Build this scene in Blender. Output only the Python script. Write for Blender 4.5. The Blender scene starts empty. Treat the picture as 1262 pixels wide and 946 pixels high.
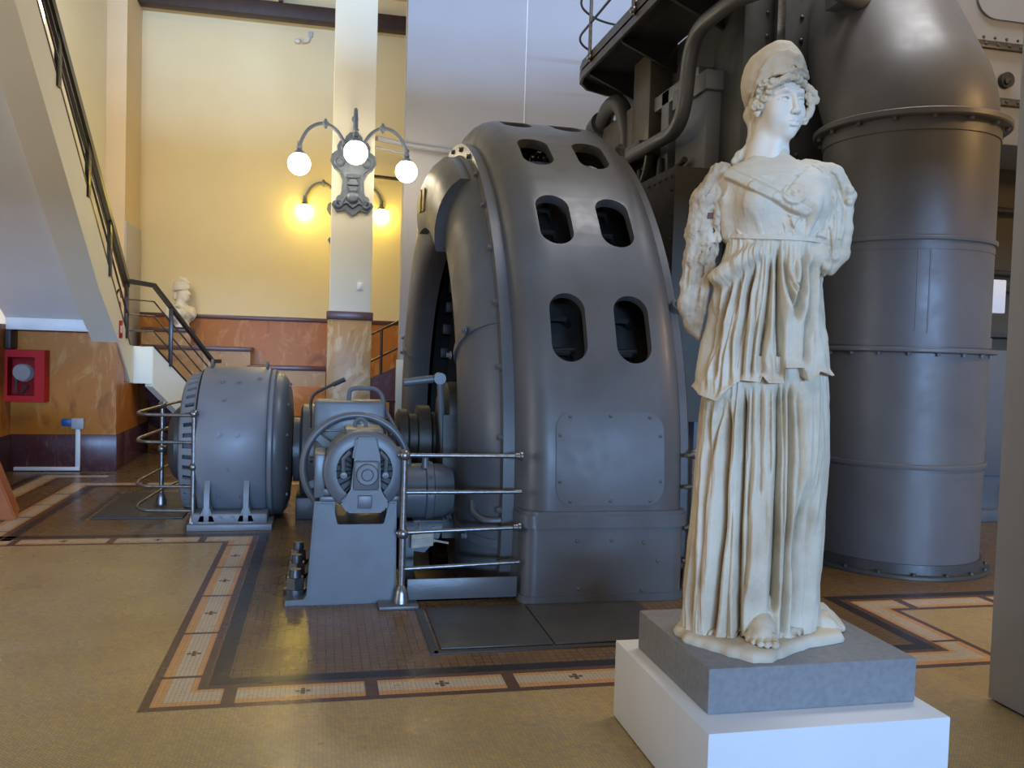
import bpy, bmesh, math, random
import numpy as np
from mathutils import Vector, Matrix
random.seed(7)
rng = np.random.RandomState(11)
PI = math.pi
COL = bpy.context.scene.collection
ORG = {}

# ------------------------------------------------------------------ materials
def new_mat(name):
    m = bpy.data.materials.new(name); m.use_nodes = True
    nt = m.node_tree
    return m, nt, nt.nodes['Principled BSDF']

def ramp(nt, fac, stops):
    r = nt.nodes.new('ShaderNodeValToRGB')
    e = r.color_ramp.elements
    while len(e) < len(stops): e.new(0.5)
    for i, (p, c) in enumerate(stops):
        e[i].position = p; e[i].color = (c[0], c[1], c[2], 1)
    nt.links.new(fac, r.inputs['Fac'])
    return r.outputs['Color']

def noise(nt, scale, detail=4, rough=0.55, dist=0.0, coord='Object', stretch=None):
    tc = nt.nodes.new('ShaderNodeTexCoord')
    n = nt.nodes.new('ShaderNodeTexNoise')
    n.inputs['Scale'].default_value = scale; n.inputs['Detail'].default_value = detail
    n.inputs['Roughness'].default_value = rough; n.inputs['Distortion'].default_value = dist
    src = tc.outputs[coord]
    if stretch:
        mp = nt.nodes.new('ShaderNodeMapping'); mp.inputs['Scale'].default_value = stretch[:3]
        if len(stretch) > 3: mp.inputs['Rotation'].default_value = stretch[3:6]
        nt.links.new(src, mp.inputs['Vector']); src = mp.outputs['Vector']
    nt.links.new(src, n.inputs['Vector'])
    return n.outputs['Fac']

def bump(nt, b, fac, strength=0.2, dist=0.01):
    bn = nt.nodes.new('ShaderNodeBump'); bn.inputs['Strength'].default_value = strength
    bn.inputs['Distance'].default_value = dist
    nt.links.new(fac, bn.inputs['Height']); nt.links.new(bn.outputs['Normal'], b.inputs['Normal'])

def mix(nt, fac, a, b, mode='MIX'):
    n = nt.nodes.new('ShaderNodeMixRGB'); n.blend_type = mode
    for s, v in ((n.inputs['Fac'], fac), (n.inputs['Color1'], a), (n.inputs['Color2'], b)):
        if isinstance(v, (int, float)): s.default_value = v
        elif isinstance(v, tuple): s.default_value = (v[0], v[1], v[2], 1)
        else: nt.links.new(v, s)
    return n.outputs['Color']

def plain(name, c1, c2=None, scale=6, rough=0.5, metal=0.0, bmp=0.0, bscale=60, spec=0.5, detail=5):
    m, nt, b = new_mat(name)
    if c2 is None: c2 = tuple(v*0.86 for v in c1)
    col = ramp(nt, noise(nt, scale, detail), [(0.32, c1), (0.68, c2)])
    nt.links.new(col, b.inputs['Base Color'])
    b.inputs['Roughness'].default_value = rough; b.inputs['Metallic'].default_value = metal
    b.inputs['Specular IOR Level'].default_value = spec
    if bmp: bump(nt, b, noise(nt, bscale, 6), bmp, 0.004)
    return m

def paint(name, c1, c2, rough=0.36, bmp=0.08, spec=0.5):
    """old machine paint: two tones, scuffs and uneven gloss"""
    m, nt, b = new_mat(name)
    base = ramp(nt, noise(nt, 2.2, 6, 0.6), [(0.3, c1), (0.7, c2)])
    sp = ramp(nt, noise(nt, 26, 5, 0.7), [(0.66, (0, 0, 0)), (0.76, (1, 1, 1))])
    base = mix(nt, sp, base, tuple(min(1, v*1.35+0.012) for v in c1))
    nt.links.new(base, b.inputs['Base Color'])
    rr = ramp(nt, noise(nt, 5, 6, 0.65), [(0.3, (rough-.06,)*3), (0.7, (rough+.1,)*3)])
    nt.links.new(rr, b.inputs['Roughness'])
    b.inputs['Specular IOR Level'].default_value = spec
    bump(nt, b, noise(nt, 14, 8, 0.6), bmp, 0.006)
    return m

def marble(name, dark, mid, light, scale=1.4, rough=0.34):
    m, nt, b = new_mat(name)
    n1 = noise(nt, scale*1.3, 9, 0.62, 1.4, stretch=(1.1, 1.1, 0.7, 0.0, 0.75, 0.3))
    base = ramp(nt, n1, [(0.30, dark), (0.46, mid), (0.58, mid), (0.70, light)])
    n2 = noise(nt, scale*1.2, 8, 0.62, 2.2, stretch=(1.6, 1.6, 0.7, 0.2, 0.8, 0.1))
    v = ramp(nt, n2, [(0.56, (0, 0, 0)), (0.64, (0.6, 0.6, 0.6)), (0.72, (0, 0, 0))])
    base = mix(nt, v, base, light)
    nt.links.new(base, b.inputs['Base Color'])
    b.inputs['Roughness'].default_value = rough; b.inputs['Specular IOR Level'].default_value = .25
    return m

def tile_mat(name, cols, size, rot=0.0, mortar=(0.09, 0.07, 0.05), rough=0.3, msize=0.06, ratio=0.5, offset=0.5):
    """small ceramic mosaic"""
    m, nt, b = new_mat(name)
    tc = nt.nodes.new('ShaderNodeTexCoord'); mp = nt.nodes.new('ShaderNodeMapping')
    mp.inputs['Rotation'].default_value = (0, 0, rot)
    nt.links.new(tc.outputs['Object'], mp.inputs['Vector'])
    br = nt.nodes.new('ShaderNodeTexBrick')
    br.inputs['Scale'].default_value = 1.0/size; br.inputs['Mortar Size'].default_value = msize*0.5
    br.inputs['Brick Width'].default_value = 1.0; br.inputs['Row Height'].default_value = ratio
    br.inputs['Color1'].default_value = (*cols[0], 1); br.inputs['Color2'].default_value = (*cols[1], 1)
    br.inputs['Mortar'].default_value = (*mortar, 1); br.offset = offset
    br.inputs['Mortar Smooth'].default_value = 0.2
    nt.links.new(mp.outputs['Vector'], br.inputs['Vector'])
    n = noise(nt, 0.9, 5, 0.6)
    tint = ramp(nt, n, [(0.3, cols[2]), (0.72, (1, 1, 1))])
    c = mix(nt, 1.0, br.outputs['Color'], tint, 'MULTIPLY')
    nt.links.new(c, b.inputs['Base Color'])
    rr = ramp(nt, noise(nt, 3, 5), [(0.3, (rough-.05,)*3), (0.7, (rough+.1,)*3)])
    nt.links.new(rr, b.inputs['Roughness']); b.inputs['Specular IOR Level'].default_value = .4
    bump(nt, b, br.outputs['Fac'], -0.25, 0.002)
    return m

def emit(name, col, strength):
    m, nt, b = new_mat(name)
    b.inputs['Base Color'].default_value = (0.9, 0.88, 0.82, 1)
    b.inputs['Emission Color'].default_value = (*col, 1)
    b.inputs['Emission Strength'].default_value = strength
    b.inputs['Roughness'].default_value = 0.3
    return m

# ------------------------------------------------------------------ mesh helpers
def BM(): return bmesh.new()

def box(bm, x0, x1, y0, y1, z0, z1, bev=0.0, seg=2):
    r = bmesh.ops.create_cube(bm, size=1.0)
    vs = r['verts']
    for v in vs:
        v.co = Vector(((x0+x1)/2 + v.co.x*(x1-x0), (y0+y1)/2 + v.co.y*(y1-y0), (z0+z1)/2 + v.co.z*(z1-z0)))
    if bev > 0:
        es = list({e for v in vs for e in v.link_edges})
        bmesh.ops.bevel(bm, geom=es, offset=bev, segments=seg, affect='EDGES', profile=0.5)
    return vs

def frame_of(d):
    d = Vector(d).normalized()
    a = Vector((0, 0, 1)) if abs(d.z) < 0.9 else Vector((1, 0, 0))
    u = d.cross(a).normalized(); w = d.cross(u).normalized()
    return d, u, w

def cyl(bm, p0, p1, r0, r1=None, seg=24, cap=True):
    if r1 is None: r1 = r0
    p0 = Vector(p0); p1 = Vector(p1)
    d, u, w = frame_of(p1-p0)
    A = []; B = []
    for i in range(seg):
        t = 2*PI*i/seg; o = u*math.cos(t) + w*math.sin(t)
        A.append(bm.verts.new(p0+o*r0)); B.append(bm.verts.new(p1+o*r1))
    for i in range(seg):
        j = (i+1) % seg
        bm.faces.new((A[i], A[j], B[j], B[i]))
    if cap:
        bm.faces.new(A[::-1]); bm.faces.new(B)

def tube(bm, pts, r, seg=12, cap=True, closed=False):
    pts = [Vector(p) for p in pts]; n = len(pts)
    rs = r if isinstance(r, (list, tuple)) else [r]*n
    rings = []; prev = None
    for i, p in enumerate(pts):
        if closed: d = pts[(i+1) % n]-pts[i-1]
        else: d = pts[min(i+1, n-1)]-pts[max(i-1, 0)]
        d.normalize()
        if prev is None: _, u, w = frame_of(d)
        else:
            u = prev - d*prev.dot(d); u.normalize(); w = d.cross(u)
        prev = u
        rings.append([bm.verts.new(p + (u*math.cos(2*PI*k/seg)+w*math.sin(2*PI*k/seg))*rs[i]) for k in range(seg)])
    for i in range(n if closed else n-1):
        A = rings[i]; B = rings[(i+1) % n]
        for k in range(seg):
            j = (k+1) % seg
            bm.faces.new((A[k], A[j], B[j], B[k]))
    if cap and not closed:
        bm.faces.new(rings[0][::-1]); bm.faces.new(rings[-1])

def rounded(pts, rad, n=6):
    """polyline with rounded corners"""
    P = [Vector(p) for p in pts]; out = [P[0]]
    for i in range(1, len(P)-1):
        a = (P[i-1]-P[i]); b = (P[i+1]-P[i])
        r = min(rad, a.length*0.49, b.length*0.49)
        s = P[i]+a.normalized()*r; e = P[i]+b.normalized()*r
        for k in range(n+1):
            t = k/n; out.append((1-t)**2*s + 2*t*(1-t)*P[i] + t*t*e)
    out.append(P[-1]); return out

def lathe(bm, prof, org, axis, seg=64, a0=0.0, a1=2*PI, closed_prof=False, up=None):
    """prof: list of (radius, distance along axis)"""
    org = Vector(org); d = Vector(axis).normalized()
    if up is None: _, u, w = frame_of(d)
    else:
        u = Vector(up).normalized(); w = d.cross(u)
    full = abs(a1-a0) > 2*PI-1e-5
    N = seg if full else seg+1
    rings = []
    for i in range(N):
        t = a0+(a1-a0)*i/seg; o = u*math.cos(t)+w*math.sin(t)
        rings.append([bm.verts.new(org+d*h+o*r) for r, h in prof])
    m = len(prof)
    for i in range(seg):
        A = rings[i]; B = rings[(i+1) % N]
        for k in range(m if closed_prof else m-1):
            j = (k+1) % m
            if prof[k][0] < 1e-6 and prof[j][0] < 1e-6: continue
            try: bm.faces.new((A[k], B[k], B[j], A[j]))
            except ValueError: pass
    if not full:
        try:
            bm.faces.new(rings[0]); bm.faces.new(rings[-1][::-1])
        except ValueError: pass

def prism(bm, poly, axis, a, b):
    """extrude 2D polygon along 'x','y' or 'z' between a and b"""
    def P(p, h):
        if axis == 'x': return (h, p[0], p[1])
        if axis == 'y': return (p[0], h, p[1])
        return (p[0], p[1], h)
    A = [bm.verts.new(P(p, a)) for p in poly]; B = [bm.verts.new(P(p, b)) for p in poly]
    n = len(poly)
    bm.faces.new(A[::-1]); bm.faces.new(B)
    for i in range(n): bm.faces.new((A[i], A[(i+1) % n], B[(i+1) % n], B[i]))

def torus(bm, c, axis, R, r, seg=48, rs=10, a0=0.0, a1=2*PI):
    prof = [(R+r*math.cos(2*PI*k/rs), r*math.sin(2*PI*k/rs)) for k in range(rs)]
    lathe(bm, prof, c, axis, seg, a0, a1, closed_prof=True)

def bolt(bm, p, n, r=0.016, h=0.014):
    p = Vector(p); n = Vector(n).normalized()
    cyl(bm, p-n*0.004, p+n*0.004, r*1.5, r*1.5, 12)
    cyl(bm, p+n*0.003, p+n*h, r, r*0.92, 6)

def rivet(bm, p, n, r=0.012):
    p = Vector(p); n = Vector(n).normalized()
    lathe(bm, [(r, -0.002), (r*0.85, r*0.4), (r*0.45, r*0.7), (0, r*0.78)], p, n, 8)

def ball(bm, c, r, seg=24, rings=14, sc=(1, 1, 1)):
    q = bmesh.ops.create_uvsphere(bm, u_segments=seg, v_segments=rings, radius=r)
    for v in q['verts']: v.co = Vector((v.co.x*sc[0], v.co.y*sc[1], v.co.z*sc[2]))+Vector(c)

def finish(me, ang=35):
    bm = bmesh.new(); bm.from_mesh(me)
    bmesh.ops.recalc_face_normals(bm, faces=bm.faces)
    a = math.radians(ang)
    for f in bm.faces: f.smooth = True
    for e in bm.edges:
        if len(e.link_faces) == 2:
            if e.calc_face_angle(0) > a: e.smooth = False
        else: e.smooth = False
    bm.to_mesh(me); bm.free()

def obj(name, bm, mat, parent=None, ang=35, origin=None, recalc=True):
    """link a bmesh as ONE object; children sit relative to their thing's base"""
    if isinstance(bm, bpy.types.Mesh): me = bm
    else:
        me = bpy.data.meshes.new(name); bm.to_mesh(me); bm.free()
    if recalc: finish(me, ang)
    o = bpy.data.objects.new(name, me); COL.objects.link(o)
    for m in (mat if isinstance(mat, (list, tuple)) else [mat]): me.materials.append(m)
    if parent is not None:
        org = ORG[parent.name]; o.parent = parent
    elif origin is not None:
        org = Vector(origin); o.location = org
    else:
        co = np.array([v.co[:] for v in me.vertices])
        org = Vector(((co[:, 0].min()+co[:, 0].max())/2, (co[:, 1].min()+co[:, 1].max())/2, co[:, 2].min()))
        o.location = org
    me.transform(Matrix.Translation(-org))
    ORG[o.name] = org
    return o

def thing(name, label, cat, loc, group=None):
    o = bpy.data.objects.new(name, None); COL.objects.link(o)
    o.location = loc; o.empty_display_size = 0.2
    o['label'] = label; o['category'] = cat
    if group: o['group'] = group
    ORG[o.name] = Vector(loc)
    return o

def tag(o, label, cat, group=None):
    o['label'] = label; o['category'] = cat
    if group: o['group'] = group
    return o

def struct(name, bm, mat, label=None, cat=None, parent=None, ang=35):
    o = obj(name, bm, mat, parent, ang, origin=(0, 0, 0) if parent is None else None)
    if parent is None:
        o['kind'] = 'structure'
        o['label'] = label or name.replace('_', ' ')
        o['category'] = cat or name.split('_')[0]
    return o

def grid_mesh(name, V, F):
    me = bpy.data.meshes.new(name); me.from_pydata(V.tolist(), [], F.tolist()); me.update()
    return me

# ------------------------------------------------------------------ palette
M = {}
M['grey'] = paint('blue grey machine paint', (0.092, 0.094, 0.099), (0.120, 0.121, 0.125), 0.36, 0.08, 0.6)
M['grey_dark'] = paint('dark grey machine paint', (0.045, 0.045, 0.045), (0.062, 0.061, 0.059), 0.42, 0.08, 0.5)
M['grey_light'] = paint('light grey machine paint', (0.15, 0.155, 0.17), (0.185, 0.19, 0.205), 0.42, 0.08, 0.5)
M['pipe'] = paint('grey pipe paint', (0.105, 0.102, 0.106), (0.130, 0.127, 0.130), 0.42, 0.05, 0.6)
M['casing'] = paint('blue grey casing paint with window light', (0.22, 0.245, 0.30), (0.26, 0.285, 0.34), 0.45, 0.06, 0.5)  # lighter and bluer, standing in for window light falling on the housing
M['black'] = plain('oily black iron', (0.014, 0.013, 0.012), (0.025, 0.023, 0.02), 8, 0.5)
M['steel'] = plain('worn steel rail', (0.28, 0.28, 0.28), (0.18, 0.17, 0.165), 30, 0.32, 0.85)
M['steel_dark'] = plain('dark steel', (0.10, 0.10, 0.105), (0.07, 0.07, 0.07), 25, 0.38, 0.7)
M['bronze'] = plain('oiled bronze brown', (0.055, 0.042, 0.028), (0.035, 0.027, 0.02), 20, 0.5, 0.2)
M['brown_paint'] = paint('brown machine paint', (0.085, 0.068, 0.045), (0.06, 0.05, 0.036), 0.42)
M['yellow_wall'] = plain('cream yellow wall', (0.80, 0.68, 0.43), (0.77, 0.65, 0.405), 1.5, 0.75, 0, 0.05, 40, 0.3)
M['cream'] = plain('pale cream wall', (0.84, 0.80, 0.66), (0.82, 0.775, 0.63), 1.5, 0.7, 0, 0.04, 40, 0.3)
M['tan_wall'] = plain('tan wall', (0.74, 0.60, 0.42), (0.71, 0.57, 0.40), 1.5, 0.75, 0, 0.04, 40, 0.3)
M['stair_cream'] = plain('stair cream', (0.84, 0.80, 0.65), (0.81, 0.77, 0.62), 2, 0.6, 0, 0.04, 40, 0.3)
M['stair_grey'] = plain('stair underside grey', (0.80, 0.80, 0.78), (0.76, 0.76, 0.74), 2, 0.75, 0, 0.05, 30, 0.3)
M['wall_grey'] = plain('light grey wall', (0.43, 0.43, 0.47), (0.41, 0.41, 0.45), 1.2, 0.7, 0, 0.04, 40, 0.3)
M['panel_grey'] = plain('display panel grey', (0.41, 0.42, 0.46), (0.38, 0.39, 0.43), 2, 0.6, 0, 0.03, 50, 0.3)
M['notice'] = plain('lavender grey panel', (0.50, 0.48, 0.52), (0.48, 0.46, 0.50), 2, 0.6)
M['dado'] = marble('amber marble', (0.19, 0.048, 0.005), (0.44, 0.148, 0.014), (0.57, 0.29, 0.09))
M['dado_pale'] = marble('pale amber marble', (0.24, 0.12, 0.045), (0.44, 0.25, 0.10), (0.66, 0.50, 0.33))
M['plum'] = marble('plum marble', (0.055, 0.02, 0.022), (0.085, 0.032, 0.034), (0.16, 0.075, 0.07), 5, 0.25)
M['cap'] = plain('plum marble cap', (0.13, 0.062, 0.062), (0.10, 0.045, 0.045), 12, 0.3)
M['beam'] = plain('dark wood beam', (0.03, 0.015, 0.012), (0.045, 0.022, 0.016), 9, 0.55)
M['rail_black'] = plain('black brown rail', (0.018, 0.014, 0.013), (0.028, 0.021, 0.018), 20, 0.3)
M['white'] = plain('white plastic', (0.80, 0.80, 0.80), None, 3, 0.45)
M['plinth'] = plain('white painted plinth', (0.80, 0.81, 0.82), (0.76, 0.77, 0.78), 3, 0.6, 0, 0.04, 60, 0.3)
M['slab'] = plain('grey peperino stone', (0.27, 0.27, 0.275), (0.22, 0.22, 0.225), 40, 0.75, 0, 0.35, 120, 0.3, 8)
M['red'] = plain('red lacquer', (0.50, 0.010, 0.012), (0.44, 0.008, 0.010), 4, 0.5, spec=.2)
M['wood'] = plain('orange wood veneer', (0.46, 0.115, 0.010), (0.37, 0.085, 0.008), 6, 0.4)
M['blue'] = plain('blue plastic', (0.02, 0.09, 0.30), None, 4, 0.4)
M['grey_plastic'] = plain('grey plastic box', (0.42, 0.42, 0.42), None, 4, 0.5)
M['verdigris'] = plain('blue grey cast iron', (0.16, 0.20, 0.27), (0.10, 0.13, 0.18), 18, 0.45, 0.2, 0.3, 40)
M['globe'] = emit('lit opal globe', (1.0, 0.84, 0.58), 25.0)
M['globe_warm'] = emit('lit yellow globe', (1.0, 0.74, 0.12), 34.0)
M['paper'] = plain('paper tag', (0.50, 0.43, 0.33), (0.36, 0.30, 0.24), 20, 0.8)
M['brass'] = plain('brass plate', (0.45, 0.34, 0.14), (0.30, 0.22, 0.09), 30, 0.4, 0.8)
# ================================================================== FLOOR
def build_floor():
    mats = [tile_mat('ochre mosaic tiles', [(0.60, 0.42, 0.145), (0.44, 0.33, 0.19), (0.76, 0.73, 0.68)], 0.024, PI/4, (0.24, 0.18, 0.10), 0.27, 0.10),
            tile_mat('brown square tiles', [(0.21, 0.125, 0.05), (0.17, 0.10, 0.042), (0.78, 0.74, 0.70)], 0.044, 0, (0.085, 0.06, 0.035), 0.25, 0.12, 1.0, 0.0),
            tile_mat('brown border tiles', [(0.135, 0.075, 0.045), (0.115, 0.062, 0.038), (0.85, 0.85, 0.85)], 0.02, 0, (0.10, 0.05, 0.035), 0.27, 0.1, 1.0, 0),
            tile_mat('orange border tiles', [(0.66, 0.36, 0.13), (0.58, 0.31, 0.12), (0.85, 0.85, 0.85)], 0.02, 0, (0.34, 0.17, 0.08), 0.27, 0.1, 1.0, 0),
            tile_mat('pale border tiles', [(0.64, 0.51, 0.34), (0.54, 0.45, 0.33), (0.85, 0.85, 0.85)], 0.02, 0, (0.25, 0.20, 0.14), 0.27, 0.12, 1.0, 0),
            tile_mat('dark border tiles', [(0.040, 0.032, 0.030), (0.030, 0.025, 0.024), (0.85, 0.85, 0.85)], 0.03, 0, (0.02, 0.016, 0.014), 0.27, 0.1, 1.0, 0),
            M['black']]
    bm = BM()
    def quad(x0, x1, y0, y1, z, mi):
        if x1 <= x0 or y1 <= y0: return
        vs = [bm.verts.new(p) for p in ((x0, y0, z), (x1, y0, z), (x1, y1, z), (x0, y1, z))]
        f = bm.faces.new(vs); f.material_index = mi
    PX0, PX1, PY0, PY1 = 0.55, 2.42, 5.36, 11.75           # pit under the big machine
    E = 0.33
    outer = [(-7, 7.12), (-0.75, 7.12), (-0.75, 3.88), (3.66, 3.88), (3.66, 4.82), (10, 4.82)]
    def island(x, y):                                       # machine side of the border
        if x < -0.75: return y > 7.12
        if x < 3.66: return y > 3.88
        return y > 4.82
    xs = sorted({-7, -0.75, PX0, PX1, 3.66, 10}); ys = sorted({-2, 3.88, 4.82, PY0, 7.12, PY1, 16})
    for i in range(len(xs)-1):
        for j in range(len(ys)-1):
            cx, cy = (xs[i]+xs[i+1])/2, (ys[j]+ys[j+1])/2
            if PX0 < cx < PX1 and PY0 < cy < PY1: continue
            quad(xs[i], xs[i+1], ys[j], ys[j+1], 0, 1 if island(cx, cy) else 0)
    # pit walls and bottom
    def wallq(a, b):
        vs = [bm.verts.new(p) for p in ((*a, 0), (*b, 0), (*b, -2.9), (*a, -2.9))]
        bm.faces.new(vs).material_index = 6
    for a, b in (((PX0, PY0), (PX1, PY0)), ((PX1, PY0), (PX1, PY1)), ((PX1, PY1), (PX0, PY1)), ((PX0, PY1), (PX0, PY0))): wallq(a, b)
    quad(PX0, PX1, PY0, PY1, -2.9, 6)
    # border strips
    def off(path, d):
        out = []
        n = len(path)
        for i in range(n):
            nrm = []
            for a, b in ((i-1, i), (i, i+1)):
                if a < 0 or b >= n: continue
                dx, dy = path[b][0]-path[a][0], path[b][1]-path[a][1]; L = math.hypot(dx, dy)
                nrm.append((-dy/L, dx/L))
            x, y = path[i]
            if len(nrm) == 2: x += d*(nrm[0][0]+nrm[1][0]); y += d*(nrm[0][1]+nrm[1][1])
            else: x += d*nrm[0][0]; y += d*nrm[0][1]
            out.append((x, y))
        return out
    def strip(path, d0, d1, mi, z):
        A = off(path, d0); B = off(path, d1)
        for i in range(len(path)-1):
            vs = [bm.verts.new((*p, z)) for p in (A[i], A[i+1], B[i+1], B[i])]
            bm.faces.new(vs).material_index = mi
    prof = [(0, .042, 2), (.042, .088, 3), (.088, .188, 4), (.188, .216, 3), (.216, .25, 2), (.262, .342, 5)]
    def border(path, z=0.0008):
        for d0, d1, mi in prof: strip(path, d0, d1, mi, z)
    border(outer)
    border([(6, 10.22), (-2.685, 10.22), (-2.685, 7.30)])
    border([(-2.88, 7.0), (-2.88, 10.52), (-2.40, 10.52)], 0.0012)
    zj = 0.0016
    for y in (7.02, 6.33, 5.62, 4.90, 4.26): quad(-0.712, -0.53, y-.012, y+.012, zj, 2)
    for x in (-.384, .253, .917, 1.58, 2.24, 2.9): quad(x-.03, x+.03, 3.91, 4.10, zj, 2)
    for y in (4.25,): quad(3.45, 3.63, y-.014, y+.014, zj, 2)
    for x in (3.80, 4.46, 5.12): quad(x-.03, x+.03, 4.86, 5.04, zj, 2)
    for x in (-0.92, -1.60, -2.30, -3.0): quad(x-.028, x+.028, 7.16, 7.34, zj, 2)
    for y in (7.65, 8.25, 8.85, 9.45): quad(-2.645, -2.46, y-.014, y+.014, zj, 2)
    for x in (-1.9, -1.2, -.5): quad(x-.03, x+.03, 10.0, 10.18, zj, 2)
    # the little square flower in the middle of each panel
    def cross(x, y):
        for dx, dy in ((0, 0), (1, 0), (-1, 0), (0, 1), (0, -1)):
            quad(x+dx*.024-.010, x+dx*.024+.010, y+dy*.024-.010, y+dy*.024+.010, zj, 2)
    for y in (6.67, 5.97, 5.26, 4.58): cross(-.614, y)
    for x in (-.06, .585, 1.25): cross(x, 4.018)
    for x in (-1.26, -1.95): cross(x, 7.258)
    o = obj('floor', bm, mats, origin=(0, 0, 0))
    o['kind'] = 'structure'; o['label'] = 'mosaic tile floor with patterned borders'; o['category'] = 'floor'
build_floor()

# floor covers
b = BM(); box(b, -1.97, -1.20, 8.12, 9.45, 0.001, 0.010, .003)
for (x0, x1, y0, y1) in ((-2.06, -2.02, 8.06, 9.50), (-2.06, -1.10, 9.49, 9.52)): box(b, x0, x1, y0, y1, 0.001, 0.006)
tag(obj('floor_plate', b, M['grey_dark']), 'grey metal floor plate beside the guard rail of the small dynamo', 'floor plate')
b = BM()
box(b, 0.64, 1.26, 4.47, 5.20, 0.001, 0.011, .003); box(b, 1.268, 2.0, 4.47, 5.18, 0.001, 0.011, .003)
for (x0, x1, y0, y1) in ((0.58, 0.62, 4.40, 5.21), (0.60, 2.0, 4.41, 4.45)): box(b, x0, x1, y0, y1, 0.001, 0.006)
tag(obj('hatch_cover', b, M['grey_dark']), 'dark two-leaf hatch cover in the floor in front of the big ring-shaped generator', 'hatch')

# ================================================================== WALLS
YB = 15.6
b = BM(); box(b, -3.07, 1.5, YB, YB+.2, 2.05, 7.7); box(b, -3.07, -3.035, 14.5, YB, -0.1, 7.7) if False else None
struct('wall_back', b, M['yellow_wall'], 'yellow painted back wall', 'wall')
b = BM(); box(b, -3.6, 1.5, YB, YB+.2, 0, 1.98); struct('trim_1', b, M['dado'], 'amber marble wainscot of the back wall', 'wainscot')
b = BM(); box(b, -3.6, 1.5, YB-.03, YB+.2, 1.98, 2.05, .008); struct('trim_2', b, M['cap'], 'plum marble cap strip of the back wall', 'trim')
b = BM(); box(b, -4.2, 1.6, 14.2, YB+.2, 7.7, 7.8); struct('ceiling', b, M['tan_wall'], 'shaded ceiling over the back wall', 'ceiling')
# stepped side wall at the far left
b = BM(); box(b, -3.4, -3.07, 14.5, YB+.2, 0, 7.7); struct('wall_left', b, M['tan_wall'], 'tan side wall and pilaster at the far left', 'wall')
b = BM(); box(b, -4.2, -3.36, 11.5, 14.52, 0, 7.7); struct('wall_left_pale', b, M['cream'], 'pale cream side wall behind the staircase', 'wall')
b = BM(); box(b, -3.068, -3.045, 14.50, YB-.005, 1.45, 3.42, .004)
tag(obj('notice_board', b, M['notice']), 'lavender grey board on the side wall behind the stair landing', 'board')
# dark beam
b = BM(); box(b, -3.07, 1.42, 15.2, 15.45, 7.06, 7.30, .01)
struct('trim_3', b, M['beam'], 'dark wooden beam across the yellow back wall', 'beam')
b = BM(); box(b, -1.16, -0.86, 15.15, 15.5, 7.31, 7.60, .01)
t = obj('junction_box', b, M['cream']); tag(t, 'small cream box between two dark brackets on top of the dark beam', 'box')
for x in (-1.22, -0.83):
    b = BM(); box(b, x-.03, x+.03, 15.16, 15.45, 7.301, 7.66, .006); obj('bracket', b, M['beam'], t)
# marble parapet of the stair going down, three steps
CAPS = ((-2.95, -2.16, 1.80), (-2.95, -1.19, 1.51), (-1.25, 0.06, 1.21))
for i, (x0, x1, z) in enumerate(CAPS):
    y0 = 15.25-.09*i if i < 2 else 15.16
    b = BM(); box(b, x0, x1-.02, y0, YB-.005, 0, z-.075)
    struct('trim_%d' % (4+2*i), b, M['dado_pale'], 'stepped amber marble parapet against the back wall', 'parapet')
    b = BM(); box(b, x0-.01, x1, y0-.025, YB-.004, z-.074, z, .008)
    struct('trim_%d' % (5+2*i), b, M['cap'], 'plum marble cap on the stepped parapet', 'trim')
# column
b = BM(); box(b, 0.055, 0.575, 11.12, 11.66, 2.02, 7.7, .012)
struct('wall_column', b, M['cream'], 'pale cream column carrying the front wall lamp', 'column')
b = BM(); box(b, 0.04, 0.59, 11.10, 11.68, 0, 1.92, .012); struct('trim_10', b, M['dado_pale'], 'veined amber marble foot of the column', 'column foot')
b = BM(); box(b, 0.025, 0.605, 11.085, 11.695, 1.92, 2.02, .01); struct('trim_11', b, M['cap'], 'plum marble collar of the column', 'trim')
b = BM(); box(b, 0.40, 0.47, 11.10, 11.118, 2.30, 2.39, .006); t = obj('wall_switch', b, M['white'])
tag(t, 'small white switch plate on the pale column above its marble foot', 'switch')
b = BM(); box(b, 0.42, 0.45, 11.094, 11.101, 2.32, 2.37, .004); obj('rocker', b, M['white'], t)
# grey wall behind the generator
b = BM(); box(b, 1.02, 9.0, 11.9, 12.2, 0, 8.2)
struct('wall_grey', b, M['wall_grey'], 'light grey wall behind the big generator', 'wall')
b = BM(); box(b, 2.66, 2.675, 11.885, 11.905, 3.8, 8.2); struct('trim_12', b, M['white'], 'thin pale seam strip on the grey wall', 'trim')
# marble walls under the stair
def dado_wall(nm, lab, x0, x1, y0, y1, z1):
    b = BM(); box(b, x0, x1, y0, y1, 0.435, z1); struct('wall_'+nm, b, M['dado'], 'amber marble wall '+lab, 'wall')
    g = .012
    b = BM(); box(b, x0-g, x1+g, y0-g, y1+g, 0, 0.435, .006); struct('baseboard_'+nm, b, M['plum'], 'plum marble base '+lab, 'baseboard')
dado_wall('under_stair', 'under the staircase', -3.9, -2.42, 11.1, 11.5, 1.72)
dado_wall('stair_side', 'beside the lower stair flight', -2.62, -2.42, 11.5, 13.0, 1.05)
dado_wall('stair_passage', 'at the end of the passage under the stair', -2.62, 0.0, 14.2, 14.4, 0.9)
dado_wall('left_recess', 'left of the fire hose cabinet', -3.9, -3.57, 6.0, 11.1, 1.72)

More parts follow.
